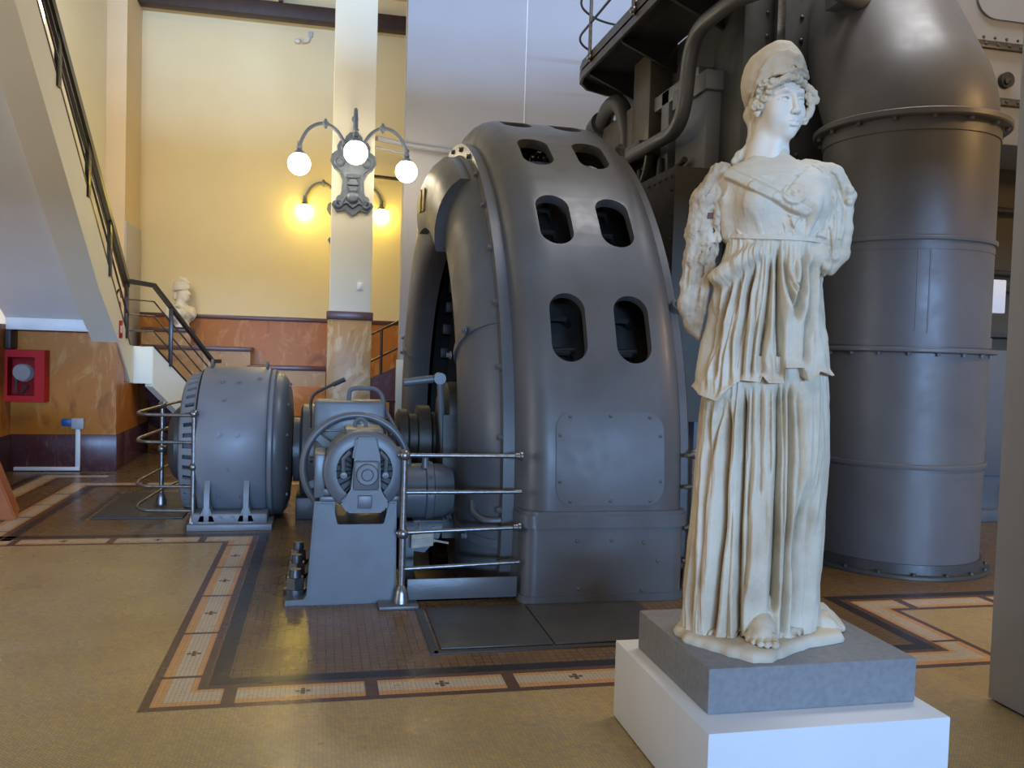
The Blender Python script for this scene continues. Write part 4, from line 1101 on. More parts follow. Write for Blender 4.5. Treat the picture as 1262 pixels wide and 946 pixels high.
OVER_F = [
  ([(-0.222, 1.385), (-0.248, 1.269), (-0.27, 1.163), (-0.287, 1.002)], 0.03, 0.012),
  ([(-0.177, 1.406), (-0.208, 1.291), (-0.226, 1.227), (-0.235, 1.142), (-0.239, 1.015)], 0.04, 0.012),
  ([(-0.137, 1.438), (-0.161, 1.312), (-0.178, 1.165), (-0.179, 0.986)], 0.014, 0.009),
  ([(-0.098, 1.459), (-0.123, 1.334), (-0.134, 1.166), (-0.136, 1.008)], 0.032, 0.01),
  ([(-0.078, 1.469), (-0.092, 1.313), (-0.094, 1.167), (-0.1, 1.01)], 0.016, 0.008),
  ([(-0.044, 1.479), (-0.045, 1.376), (-0.053, 1.23), (-0.065, 1.147), (-0.068, 1.084), (-0.059, 1.032)], 0.045, 0.01),
  ([(-0.02, 1.505), (-0.015, 1.376), (-0.007, 1.231), (-0.001, 1.149), (0.007, 1.035)], 0.05, 0.01),
  ([(0.007, 1.505), (0.009, 1.448), (0.02, 1.376), (0.039, 1.315), (0.058, 1.274)], 0.032, 0.01),
  ([(0.083, 1.504), (0.078, 1.397), (0.066, 1.315), (0.061, 1.243)], 0.042, 0.01),
  ([(0.025, 1.407), (0.045, 1.346), (0.058, 1.33)], 0.012, 0.006),
  ([(0.107, 1.499), (0.109, 1.346), (0.102, 1.213), (0.096, 1.079)], 0.04, 0.01),
  ([(0.143, 1.458), (0.142, 1.316), (0.152, 1.173)], 0.012, 0.01),
  ([(0.161, 1.357), (0.167, 1.174), (0.184, 1.041)], 0.016, 0.01),
  ([(-0.153, 1.375), (-0.171, 1.249)], 0.012, 0.007),
  ([(-0.116, 1.407), (-0.131, 1.271)], 0.014, 0.007),
  ([(-0.264, 1.269), (-0.273, 1.099)], 0.014, 0.01),
  ([(-0.20, 1.36), (-0.235, 1.22), (-0.262, 1.08), (-0.272, 0.97)], 0.016, 0.006),
  ([(-0.155, 1.40), (-0.18, 1.26), (-0.205, 1.10), (-0.215, 0.95)], 0.014, 0.006),
  ([(-0.115, 1.42), (-0.13, 1.28), (-0.148, 1.14), (-0.155, 1.03)], 0.018, 0.006),
  ([(-0.065, 1.44), (-0.073, 1.30), (-0.092, 1.16), (-0.10, 1.03)], 0.014, 0.006),
  ([(-0.018, 1.40), (-0.012, 1.24), (-0.016, 1.10)], 0.012, 0.006),
  ([(0.045, 1.46), (0.05, 1.38), (0.058, 1.31), (0.066, 1.36)], 0.016, 0.007),
  ([(0.03, 1.36), (0.042, 1.30), (0.056, 1.255)], 0.016, 0.006),
  ([(0.12, 1.20), (0.122, 1.08)], 0.012, 0.007),
  ([(0.155, 1.40), (0.165, 1.24), (0.17, 1.10)], 0.014, 0.007),
]
BUST_F = [
  ([(-0.235, 1.74), (-0.228, 1.65), (-0.222, 1.56)], 0.014, 0.007),
  ([(-0.19, 1.73), (-0.18, 1.66), (-0.165, 1.58)], 0.014, 0.006),
  ([(-0.135, 1.62), (-0.12, 1.57)], 0.010, 0.006),
  ([(-0.06, 1.66), (-0.052, 1.60), (-0.045, 1.565)], 0.012, 0.006),
  ([(0.0, 1.64), (0.01, 1.60), (0.016, 1.565)], 0.012, 0.006),
  ([(0.12, 1.62), (0.105, 1.575)], 0.010, 0.006),
  ([(-0.155, 1.75), (-0.165, 1.667), (-0.143, 1.573), (-0.1, 1.521)], 0.018, 0.009),
  ([(-0.191, 1.761), (-0.211, 1.637), (-0.221, 1.532), (-0.222, 1.459)], 0.024, 0.01),
  ([(-0.176, 1.761), (-0.187, 1.657), (-0.182, 1.542)], 0.016, 0.008),
  ([(-0.126, 1.645), (-0.111, 1.573), (-0.081, 1.526)], 0.012, 0.008),
  ([(-0.075, 1.634), (-0.061, 1.572), (-0.046, 1.531)], 0.014, 0.008),
  ([(-0.039, 1.664), (-0.032, 1.592), (-0.031, 1.529)], 0.02, 0.008),
  ([(-0.018, 1.644), (-0.008, 1.582), (-0.001, 1.53)], 0.014, 0.007),
  ([(0.004, 1.633), (0.016, 1.582), (0.026, 1.535)], 0.016, 0.007),
  ([(-0.038, 1.69), (-0.006, 1.643), (0.019, 1.62), (0.044, 1.624)], 0.016, 0.008),
  ([(-0.017, 1.659), (0.011, 1.592), (0.036, 1.571)], 0.014, 0.007),
  ([(0.081, 1.657), (0.065, 1.591), (0.049, 1.54)], 0.02, 0.009),
  ([(0.062, 1.652), (0.043, 1.591), (0.035, 1.561)], 0.012, 0.007),
  ([(0.118, 1.692), (0.121, 1.621), (0.105, 1.55)], 0.014, 0.01),
  ([(-0.203, 1.822), (-0.111, 1.771), (-0.06, 1.747), (0.0, 1.733), (0.056, 1.795)], 0.014, 0.006),
]
HEM = [(-0.358, 0.978), (-0.315, 0.969), (-0.288, 0.944), (-0.225, 0.925), (-0.17, 0.984), (-0.136, 1.008), (-0.065, 1.003), (-0.059, 1.027), (-0.034, 1.0), (0.022, 1.002), (0.016, 1.058), (0.087, 1.062), (0.1, 1.013), (0.113, 1.018), (0.136, 1.05), (0.185, 1.033), (0.223, 1.035)]
STRAP = [(-0.208, 1.798), (-0.109, 1.738), (-0.028, 1.693), (0.033, 1.655), (0.067, 1.642)]
STRAP2 = [(0.075, 1.814), (0.037, 1.775), (-0.004, 1.715)]
GORGON = [(0.026, 1.704)]
BAG =  [(-0.214, 1.443), (-0.159, 1.474), (-0.09, 1.508)]
MANTLE = [[(0.036, 1.835), (0.117, 1.792), (0.16, 1.693), (0.178, 1.559), (0.163, 1.455)], [(0.066, 1.838), (0.166, 1.795), (0.225, 1.717)], [(0.225, 1.712), (0.218, 1.599), (0.208, 1.497), (0.171, 1.44)], [(0.087, 1.818), (0.139, 1.745), (0.148, 1.641), (0.142, 1.559)], [(0.185, 1.692), (0.194, 1.589), (0.184, 1.486)], [(0.124, 1.518), (0.156, 1.445), (0.15, 1.422)], [(0.127, 1.559), (0.187, 1.528)]]
ARM = [[(-0.25, 1.814), (-0.299, 1.708), (-0.316, 1.6), (-0.332, 1.491), (-0.346, 1.382)], [(-0.346, 1.382), (-0.353, 1.294), (-0.334, 1.218), (-0.315, 1.169)], [(-0.257, 1.567), (-0.278, 1.437), (-0.304, 1.273), (-0.313, 1.175)], [(-0.384, 1.382), (-0.363, 1.415)], [(-0.281, 1.653), (-0.301, 1.469)], [(-0.233, 1.771), (-0.249, 1.642), (-0.251, 1.556)]]
HAIR = [(-0.091, 2.142), (-0.107, 2.134), (-0.074, 2.122), (-0.055, 2.13), (-0.032, 2.142), (-0.01, 2.151), (0.022, 2.154), (0.048, 2.144), (0.067, 2.125), (0.086, 2.108), (0.093, 2.083), (0.081, 2.065), (0.077, 2.042), (0.065, 2.022), (0.058, 2.007), (-0.115, 2.095), (-0.121, 2.072), (-0.106, 2.056), (-0.093, 2.084), (-0.078, 2.105), (-0.113, 2.115), (-0.127, 2.057), (-0.065, 2.138), (0.066, 2.099), (0.074, 2.08)]
TAIL1 =  [(-0.152, 2.102), (-0.158, 2.055), (-0.14, 1.993), (-0.152, 1.923), (-0.188, 1.894), (-0.207, 1.874)]
TAIL2 = [(-0.133, 2.08), (-0.132, 2.01), (-0.135, 1.951), (-0.157, 1.887)]
BROWR = [(-0.139, 2.106), (-0.119, 2.144), (-0.104, 2.187), (-0.078, 2.228), (-0.046, 2.245), (-0.014, 2.247), (0.015, 2.231), (0.039, 2.208)]
CURL = [(0.005, 2.184), (0.04, 2.184), (0.059, 2.166)]
BASE = [(-0.35, -0.141), (-0.295, -0.244), (-0.223, -0.283), (-0.111, -0.34), (-0.039, -0.373), (0.022, -0.331), (0.087, -0.222), (0.162, -0.115), (0.285, 0.006), (0.266, 0.182), (0.235, 0.323), (0.128, 0.366), (-0.156, 0.245), (-0.313, 0.091)]
S_ANG = math.radians(29.534)
S_ORG = Vector((1.745, 3.08, .505))
SX = np.array([math.cos(S_ANG), -math.sin(S_ANG), 0]); SY = np.array([math.sin(S_ANG), math.cos(S_ANG), 0])
def to_world(V):
    V = np.asarray(V, float)
    return np.outer(V[:, 0], SX)+np.outer(V[:, 1], SY)+np.outer(V[:, 2], (0, 0, 1))+np.array(S_ORG)

def vnoise(P, s, seed=0):
    Q = np.asarray(P, float)*s+seed*17.3; I = np.floor(Q).astype(np.int64); F = Q-I; F = F*F*(3-2*F)
    def h(i, j, k):
        n = (i*374761393+j*668265263+k*2147483647+seed*974634777) & 0xffffffff
        n = ((n ^ (n >> 13))*1274126177) & 0xffffffff
        return ((n ^ (n >> 16)) & 0xffff)/65535.0
    r = 0
    for a in (0, 1):
        for b_ in (0, 1):
            for c in (0, 1):
                wgt = (F[..., 0] if a else 1-F[..., 0])*(F[..., 1] if b_ else 1-F[..., 1])*(F[..., 2] if c else 1-F[..., 2])
                r = r+wgt*h(I[..., 0]+a, I[..., 1]+b_, I[..., 2]+c)
    return r*2-1
def fbm(P, s, o=3, seed=0):
    return sum(vnoise(P, s*2**k, seed+k)*0.5**k for k in range(o))

def surface_nets(fn, lo, hi, res):
    lo = np.array(lo, float); n = np.ceil((np.array(hi)-lo)/res).astype(int)+1
    ax = [lo[i]+res*np.arange(n[i]) for i in range(3)]
    G = np.stack(np.meshgrid(*ax, indexing='ij'), -1)
    D = fn(G); ins = D < 0
    cnt = np.zeros(n-1, int)
    for a in (0, 1):
        for b_ in (0, 1):
            for c in (0, 1): cnt += ins[a:n[0]-1+a, b_:n[1]-1+b_, c:n[2]-1+c]
    act = (cnt > 0) & (cnt < 8)
    idx = -np.ones(n-1, int); cells = np.argwhere(act); idx[act] = np.arange(len(cells))
    acc = np.zeros((len(cells), 3)); num = np.zeros(len(cells))
    cs = [(a, b_, c) for a in (0, 1) for b_ in (0, 1) for c in (0, 1)]
    for p in cs:
        for ax_ in range(3):
            if p[ax_]: continue
            q = list(p); q[ax_] = 1
            d0 = D[tuple((cells+p).T)]; d1 = D[tuple((cells+q).T)]
            m = (d0 < 0) != (d1 < 0)
            t = np.where(m, d0/np.where(m, d0-d1, 1), 0)
            pt = cells+np.array(p, float); pt[:, ax_] += t
            acc[m] += pt[m]; num[m] += 1
    V = lo+res*acc/num[:, None]
    F = []
    for ax_ in range(3):
        o1, o2 = [i for i in range(3) if i != ax_]
        sl0 = [slice(None)]*3; sl1 = [slice(None)]*3; sl0[ax_] = slice(0, -1); sl1[ax_] = slice(1, None)
        ch = ins[tuple(sl0)] != ins[tuple(sl1)]
        e = np.argwhere(ch); e = e[(e[:, o1] > 0) & (e[:, o2] > 0) & (e[:, o1] < n[o1]-1) & (e[:, o2] < n[o2]-1)]
        def cell(d1, d2):
            c = e.copy(); c[:, o1] -= d1; c[:, o2] -= d2; return idx[tuple(c.T)]
        q = np.stack([cell(1, 1), cell(0, 1), cell(0, 0), cell(1, 0)], 1)
        flip = ins[tuple(e.T)] if ax_ != 1 else ~ins[tuple(e.T)]
        q[~flip] = q[~flip][:, ::-1]
        F.append(q)
    F = np.concatenate(F); F = F[(F >= 0).all(1)]
    return V, F

def smin(a, b_, k):
    h = np.clip(.5+.5*(b_-a)/k, 0, 1); return b_*(1-h)+a*h-k*h*(1-h)
def smax(a, b_, k): return -smin(-a, -b_, k)
def s_ell(P, c, r):
    Q = (P-np.array(c))/np.array(r); k0 = np.linalg.norm(Q, axis=-1); k1 = np.linalg.norm(Q/np.array(r), axis=-1)
    return k0*(k0-1)/np.maximum(k1, 1e-9)
def s_cap(P, a, b_, ra, rb=None):
    rb = ra if rb is None else rb
    a = np.array(a, float); b_ = np.array(b_, float); d = b_-a
    t = np.clip(((P-a)@d)/(d@d), 0, 1)
    return np.linalg.norm(P-a-t[..., None]*d, axis=-1)-(ra+(rb-ra)*t)
def s_chain(P, pts, rs, k=.012):
    d = None
    for i in range(len(pts)-1):
        q = s_cap(P, pts[i], pts[i+1], rs[i], rs[i+1]); d = q if d is None else smin(d, q, k)
    return d

def marble_statue_mat():
    m, nt, b = new_mat('weathered statue marble')
    n1 = noise(nt, 3.0, 8, 0.62); n2 = noise(nt, 22, 6, 0.65); n3 = noise(nt, 5.5, 8, 0.7, 0.8)
    c = ramp(nt, n1, [(0.30, (0.47, 0.37, 0.25)), (0.5, (0.64, 0.55, 0.41)), (0.7, (0.73, 0.65, 0.52))])
    c = mix(nt, ramp(nt, n2, [(0.25, (0.25,)*3), (0.45, (0, 0, 0))]), c, (0.50, 0.40, 0.28))
    c = mix(nt, ramp(nt, n3, [(0.64, (0, 0, 0)), (0.74, (.55,)*3)]), c, (0.46, 0.35, 0.22))
    nt.links.new(c, b.inputs['Base Color']); b.inputs['Roughness'].default_value = .62; b.inputs['Specular IOR Level'].default_value = .3
    bump(nt, b, noise(nt, 90, 8, .7), .35, .004)
    return m
M['statue'] = marble_statue_mat()
M['statue_head'] = plain('clean white marble', (0.83, 0.77, 0.66), (0.76, 0.69, 0.58), 7, 0.55, 0, .12, 120, .3)
M['statue_stain'] = plain('brown stained marble', (0.66, 0.57, 0.44), (0.36, 0.26, 0.16), 7, 0.7, 0, .5, 70, .25, 8)
M['iron_plug'] = plain('rusty dowel', (0.16, 0.07, 0.05), None, 40, .7)

stt = thing('statue', 'weathered marble statue of a helmeted woman in a pleated robe, arms broken off, on a grey stone block', 'statue', S_ORG)
stt['label'] = 'weathered marble statue of a helmeted woman in pleated robe with broken arms'
def sobj(name, V, F, mat, ang=60, par=None):
    W = to_world(V); me = grid_mesh(name, W, F)
    o = obj(name, me, mat, par or stt, recalc=False)
    for p in me.polygons: p.use_smooth = True
    return o

def folds(x, z, table, fade=.05, gain=1.5):
    h = np.zeros_like(x)
    for pts, d, w_ in table:
        P = sorted(pts, key=lambda p: p[1]); zz = [p[1] for p in P]; xx = [p[0] for p in P]
        cx = np.interp(z, zz, xx)
        fd = max(fade, w_*9)
        t = np.clip((z-zz[0])/fade+.35, 0, 1)*np.clip((zz[-1]-z)/fd+(.25 if w_ < .012 else 0), 0, 1)
        t = t*t*(3-2*t)
        wz = w_*(1+.12*np.sin(z*19+w_*900))
        h -= gain*d*t*np.exp(-(np.abs(x-cx)/wz)**1.2)
        h += gain*d*.17*t*np.exp(-((np.abs(x-cx)-2.4*wz)/(1.4*wz))**2)
    return h
def fine(x, sn, z, seed):
    q = vnoise(np.stack([x*46+.9*np.sin(z*5), sn*4, z*2.6], -1), 1.0, seed)
    r = vnoise(np.stack([x*95, sn*8, z*4.5], -1), 1.0, seed+1)
    return .5-np.abs(q)*1.0+.35*(.5-np.abs(r))-.4
def bumpg(x, z, cx, cz, sx, sz, a, rot=0):
    dx, dz = x-cx, z-cz; c, s = math.cos(rot), math.sin(rot)
    u, v = dx*c+dz*s, -dx*s+dz*c
    return a*np.exp(-(u/sx)**2-(v/sz)**2)
def segb(x, z, p, q, w_, a, pw=2):
    p = np.array(p); d = np.array(q)-p; t = np.clip(((x-p[0])*d[0]+(z-p[1])*d[1])/(d@d), 0, 1)
    dist = np.hypot(x-p[0]-t*d[0], z-p[1]-t*d[1]); return a*np.exp(-(dist/w_)**pw)

def loft(zrow_fn, nrow, ncol, prof, hfun, skew, expo=.86):
    """closed loft: prof(v,x?) -> xl,xr,front,back for each height; front half denser"""
    s = np.linspace(0, 1, ncol, endpoint=False)
    t = 2*PI*s; t = t+.28*np.sin(2*(t-PI/2))*0
    t = -PI/2+2*PI*(s-.5)+.0
    t = t-.42*np.sin(t+PI/2)          # crowd columns at the front
    v = np.linspace(0, 1, nrow)
    T, Vv = np.meshgrid(t, v)
    c, sn = np.cos(T), np.sin(T)
    cx_ = np.sign(c)*np.abs(c)**expo; sy_ = np.sign(sn)*np.abs(sn)**expo
    # a first x to read the hem, then the true row
    z = zrow_fn(Vv, cx_)
    xl, xr, fr, bk = prof(z)
    xm, hx = (xl+xr)/2, (xr-xl)/2
    x = xm+hx*cx_; y = np.where(sn < 0, fr, bk)*sy_
    nx, ny = c/hx, sn/np.where(sn < 0, fr, bk); L = np.hypot(nx, ny); nx, ny = nx/L, ny/L
    h = hfun(x, z, sn)
    x = x+nx*h; y = y+ny*h+skew(z)*(x+.07)
    return np.stack([x, y, z], -1)
def grid_faces(nr, nc, cap0=False, cap1=False):
    i, j = np.meshgrid(np.arange(nr-1), np.arange(nc), indexing='ij'); j2 = (j+1) % nc
    return np.stack([i*nc+j, i*nc+j2, (i+1)*nc+j2, (i+1)*nc+j], -1).reshape(-1, 4)
def I(z, tab): return np.interp(z, [r[0] for r in tab], [r[1] for r in tab])

# ---- skirt
SKL = [(0.0, -.338), (.16, -.325), (.40, -.311), (.70, -.300), (.90, -.290), (1.1, -.27)]
SKR = [(0.0, .190), (.22, .186), (.47, .190), (.73, .200), (.95, .192), (1.1, .18)]
def sk_prof(z): return I(z, SKL), I(z, SKR), I(z, [(0, .225), (.5, .185), (1.1, .165)]), I(z, [(0, .20), (1.1, .15)])
def sk_h(x, z, sn):
    h = folds(x, z, SKIRT_F)
    h += bumpg(x, z, .125, .72, .055, .22, .035)+bumpg(x, z, -.05, .30, .045, .20, .022)
    back = np.clip(sn*3, 0, 1); h = h*(1-back)+back*.012*np.sin(x*70+z*4)
    edge = np.clip(1-np.abs(sn)*1.6, 0, 1)
    return h+.0018*fbm(np.stack([x, sn*.1, z*.5], -1), 30, 3, 2)+.010*fine(x, sn, z, 3)
def sk_row(v, cx):
    x = -.07+.26*cx
    lift = .085*np.exp(-((x+.01)/.038)**4)*1.15 + .02*np.exp(-((x+.07)/.03)**2)
    zb = .028+.006*np.sin(x*60)+lift
    return zb+(1.10-zb)*v
A = loft(sk_row, 330, 560, sk_prof, sk_h, lambda z: I(z, [(0, .28), (.5, .22), (1.1, .10)]))
nr, nc = A.shape[:2]
low_ring = A[0].copy(); low_ring[:, :2] = low_ring[:, :2]*.93; low_ring[:, 2] += .03
inner = low_ring.copy(); inner[:, :2] *= .75
A = np.concatenate([inner[None], low_ring[None], A]); sobj('skirt', A.reshape(-1, 3), grid_faces(nr+2, nc)[:, ::-1], M['statue'])

# ---- overfold
OVL = [(.92, -.312), (.96, -.318), (1.02, -.312), (1.22, -.285), (1.40, -.253), (1.50, -.226), (1.57, -.218)]
OVR = [(.92, .198), (1.04, .194), (1.23, .174), (1.42, .150), (1.50, .147), (1.57, .147)]
def ov_prof(z): return I(z, OVL), I(z, OVR), I(z, [(.92, .205), (1.2, .19), (1.45, .165), (1.54, .145)]), I(z, [(.92, .18), (1.5, .14)])
hx_ = [p[0] for p in HEM]; hz_ = [p[1] for p in HEM]
def ov_row(v, cx):
    x = -.062+.262*cx
    zb = np.interp(x, hx_, hz_)
    return zb+(1.565-zb)*v
gath = [([(xx, 1.53), (xx*1.02-.002, 1.47-.03*((k*7) % 3))], .010, .006) for k, xx in enumerate(np.linspace(-.15, .12, 17))]
def ov_h(x, z, sn):
    h = folds(x, z, OVER_F)+folds(x, z, gath)
    h += segb(x, z, (-.225, 1.405), (-.10, 1.49), .034, .045, 3)       # cloth bunched over the belt, both sides
    h += segb(x, z, (.115, 1.475), (.16, 1.515), .028, .028, 3)
    h += bumpg(x, z, .05, 1.33, .05, .09, .02)+bumpg(x, z, .13, 1.05, .05, .12, .02)
    h += .012*np.exp(-((z-np.interp(x, hx_, hz_))/.018)**2)            # rolled lip at the hem
    back = np.clip(sn*3, 0, 1); h = h*(1-back)+back*.014*np.sin(x*60+z*3)
    return h+.0018*fbm(np.stack([x, sn*.1, z*.6], -1), 32, 3, 5)+.008*fine(x, sn, z, 7)
A = loft(ov_row, 300, 560, ov_prof, ov_h, lambda z: I(z, [(.9, .12), (1.3, .04), (1.5, 0)]))
nr, nc = A.shape[:2]
ring = A[0].copy(); c_ = np.array([-.06, 0]); ring[:, :2] = c_+(ring[:, :2]-c_)*.86; ring[:, 2] += .012
ring2 = ring.copy(); ring2[:, :2] = c_+(ring2[:, :2]-c_)*.7; ring2[:, 2] += .06
A = np.concatenate([ring2[None], ring[None], A]); sobj('overfold', A.reshape(-1, 3), grid_faces(nr+2, nc)[:, ::-1], M['statue'])

# ---- bodice
BL = [(1.53, -.210), (1.60, -.232), (1.70, -.250), (1.78, -.262), (1.815, -.25), (1.84, -.215), (1.862, -.165), (1.88, -.145), (1.90, -.135)]
BR = [(1.53, .142), (1.60, .16), (1.70, .185), (1.77, .19), (1.805, .16), (1.83, .11), (1.85, .05), (1.88, .01), (1.90, .0)]
def bo_prof(z): return I(z, BL), I(z, BR), I(z, [(1.53, .14), (1.62, .15), (1.70, .155), (1.78, .145), (1.83, .11), (1.87, .075), (1.90, .065)]), I(z, [(1.53, .14), (1.75, .15), (1.82, .12), (1.87, .085), (1.90, .07)])
def bo_h(x, z, sn):
    h = folds(x, z, BUST_F, .035)
    h += bumpg(x, z, -.105, 1.672, .062, .070, .050)+bumpg(x, z, .098, 1.672, .058, .066, .046)
    for i in range(len(STRAP)-1): h = np.maximum(h, h*.4+segb(x, z, STRAP[i], STRAP[i+1], .021, .020, 6)+.6*bumpg(x, z, -.105, 1.672, .062, .07, .05))
    for i in range(2): h += segb(x, z, STRAP2[i], STRAP2[i+1], .005, -.007)
    gx, gz = GORGON[0]; r = np.hypot(x-gx, (z-gz))
    h += .014*np.exp(-(r/.034)**6)+.008*np.exp(-((r-.036)/.006)**2)
    h += -.008*np.exp(-(np.hypot(x-gx+.011, z-gz-.008)/.006)**2)-.008*np.exp(-(np.hypot(x-gx-.011, z-gz-.008)/.006)**2)+.008*np.exp(-(np.hypot(x-gx, z-gz+.002)/.007)**2)
    h += segb(x, z, (.02, 1.60), (.075, 1.55), .02, .008)+segb(x, z, (-.225, 1.70), (-.215, 1.56), .02, .02)
    back = np.clip(sn*3, 0, 1); h = h*(1-back)
    cloth = np.clip((1.80-z)/.03, 0, 1)
    return h+.0025*cloth*fbm(np.stack([x, sn*.1, z], -1), 24, 3, 9)
A = loft(lambda v, cx: 1.53+.37*v, 230, 480, bo_prof, bo_h, lambda z: 0*z)
nr, nc = A.shape[:2]; sobj('bodice', A.reshape(-1, 3), grid_faces(nr, nc)[:, ::-1], M['statue'])
# ---- belt
def be_prof(z): a = bo_prof(np.full_like(z, 1.545)); return a[0]-.004, a[1]+.004, a[2]+.004, a[3]+.004
A = loft(lambda v, cx: 1.537+.019*v-.006*cx+.012*cx*cx*(cx < 0), 14, 360, be_prof, lambda x, z, sn: .009+.004*vnoise(np.stack([x*40, sn*9, z*0], -1), 1.0, 4), lambda z: 0*z)
A[0, :, :2] *= .96; A[-1, :, :2] *= .96
nr, nc = A.shape[:2]; sobj('belt', A.reshape(-1, 3), grid_faces(nr, nc)[:, ::-1], M['statue'])

def march(x, z, fn, y0=-.28, y1=.1):
    y = np.linspace(y0, y1, 400); P = np.stack([np.full(400, x), y, np.full(400, z)], -1); D = fn(P)
    k = np.argmax(D < 0); return y[k] if D[k] < 0 else -.02
# ---- broken left-hand arm with hanging sleeve
def L3(pts, y): return [(p[0], y if not isinstance(y, (list, tuple)) else y[i], p[1]) for i, p in enumerate(pts)]
def arm_f(P):
    d = s_chain(P, L3(ARM[0], [-.005, -.01, -.01, 0, .0]), [.052, .062, .060, .052, .042], .03)
    d = smin(d, s_chain(P, L3(ARM[1], [0, .0, .0, .0]), [.042, .046, .036, .012], .02), .02)
    d = smin(d, s_chain(P, L3(ARM[2], [-.03, -.035, -.03, -.01]), [.02, .022, .02, .012], .012), .010)
    d = smin(d, s_chain(P, L3(ARM[4], -.055), [.018, .02], .01), .014)
    d = smin(d, s_chain(P, L3(ARM[5], [-.05, -.07, -.06]), [.022, .020, .016], .01), .018)
    d = smin(d, s_cap(P, (ARM[3][0][0], -.01, ARM[3][0][1]), (ARM[3][1][0], -.01, ARM[3][1][1]), .014, .016), .01)
    d = smax(d, -s_cap(P, (-.312, -.10, 1.285), (-.285, -.10, 1.56), .020, .010), .012)      # deep groove between sleeve and arm
    d = smax(d, -s_ell(P, (-.338, -.075, 1.525), (.014, .02, .016)), .008)
    return d
AG = []
for pts, r in (([(-.335, 1.20), (-.330, 1.30), (-.318, 1.42)], .009), ([(-.352, 1.24), (-.350, 1.32), (-.345, 1.40)], .007), ([(-.305, 1.20), (-.300, 1.30), (-.285, 1.42)], .009), ([(-.32, 1.19), (-.315, 1.30)], .006),
               ([(-.27, 1.40), (-.262, 1.52), (-.255, 1.60)], .009), ([(-.30, 1.42), (-.292, 1.58), (-.270, 1.70)], .006), ([(-.37, 1.36), (-.362, 1.46)], .008), ([(-.345, 1.46), (-.325, 1.56), (-.318, 1.66)], .006), ([(-.30, 1.72), (-.27, 1.79)], .006)):
    den_ = [(np.interp(u, np.linspace(0, 1, len(pts)), [p[0] for p in pts]), np.interp(u, np.linspace(0, 1, len(pts)), [p[1] for p in pts])) for u in np.linspace(0, 1, 7)]
    AG.append(([(x, march(x, z, arm_f)-.001, z) for x, z in den_], r))
def arm_g(P):
    d = arm_f(P)
    for pts, r in AG: d = smax(d, -s_chain(P, pts, [r*.6]+[r]*(len(pts)-2)+[r*.5], .004), .005)
    rough = np.clip((P[..., 2]-1.36)/.12, .35, 1)
    return d+rough*(.0065*fbm(P, 26, 3, 3)+.006*np.abs(vnoise(P*np.array([1, 1, .6]), 48, 8))+.004*np.abs(vnoise(P, 95, 18)))
V, F = surface_nets(arm_g, (-.43, -.13, 1.10), (-.18, .11, 1.90), .0042)
sobj('arm_stump', V, F, M['statue_stain'])
b = BM(); p = to_world([(-.277, -.062, 1.644), (-.277, -.02, 1.644)]); box(b, -.011, .011, -.012, .012, -.011, .011)
for v in b.verts: v.co = Vector(p[0])+Vector(SX)*v.co.x+Vector(SY)*v.co.y+Vector((0, 0, v.co.z))
obj('dowel_hole', b, M['iron_plug'], stt)

# ---- mantle over the other shoulder
def man_f(P):
    d = s_chain(P, L3(MANTLE[0], [-.03, -.06, -.07, -.05, -.03]), [.026, .030, .030, .032, .024], .02)
    d = smin(d, s_chain(P, L3(MANTLE[1], [-.01, -.02, -.01]), [.030, .040, .030], .02), .008)
    d = smin(d, s_chain(P, L3(MANTLE[2], [-.01, -.015, -.02, -.02]), [.028, .030, .030, .024], .02), .010)
    d = smin(d, s_chain(P, L3(MANTLE[3], [-.05, -.075, -.08, -.07]), [.015, .02, .02, .016], .01), .008)
    d = smin(d, s_chain(P, L3(MANTLE[4], [-.045, -.055, -.05]), [.02, .02, .02], .01), .008)
    d = smin(d, s_chain(P, L3(MANTLE[5], [-.07, -.08, -.06]), [.022, .022, .014], .01), .010)
    d = smin(d, s_cap(P, (MANTLE[6][0][0], -.09, MANTLE[6][0][1]), (MANTLE[6][1][0], -.05, MANTLE[6][1][1]), .016, .014), .010)
    d = smin(d, s_ell(P, (.155, .02, 1.66), (.055, .07, .16)), .03)
    for (x_, z_, r) in ((.196, 1.765, .020), (.228, 1.735, .017), (.230, 1.690, .016)): d = smin(d, np.linalg.norm(P-np.array((x_, -.035, z_)), axis=-1)-r, .006)
    return d
MG = []
def man_g(P):
    d = man_f(P)
    for pts, r in MG: d = smax(d, -s_chain(P, pts, [r*.6]+[r]*(len(pts)-2)+[r*.5], .004), .006)
    return d+.0035*fbm(P, 28, 3, 12)
for pts, r in (([(.075, 1.828), (.135, 1.775), (.168, 1.68), (.172, 1.58)], .010), ([(.115, 1.825), (.170, 1.785), (.196, 1.72)], .009), ([(.105, 1.790), (.130, 1.70), (.135, 1.60)], .009),
                ([(.190, 1.690), (.197, 1.60), (.192, 1.48)], .008), ([(.157, 1.60), (.165, 1.52), (.160, 1.45)], .008), ([(.212, 1.66), (.208, 1.56)], .006), ([(.12, 1.55), (.165, 1.535)], .007), ([(.13, 1.50), (.172, 1.47)], .007)):
    den_ = [(np.interp(u, np.linspace(0, 1, len(pts)), [p[0] for p in pts]), np.interp(u, np.linspace(0, 1, len(pts)), [p[1] for p in pts])) for u in np.linspace(0, 1, 9)]
    MG.append(([(x, march(x, z, man_f)-.001, z) for x, z in den_], r))
V, F = surface_nets(man_g, (.0, -.14, 1.38), (.29, .13, 1.89), .0042)
sobj('mantle', V, F, M['statue'])

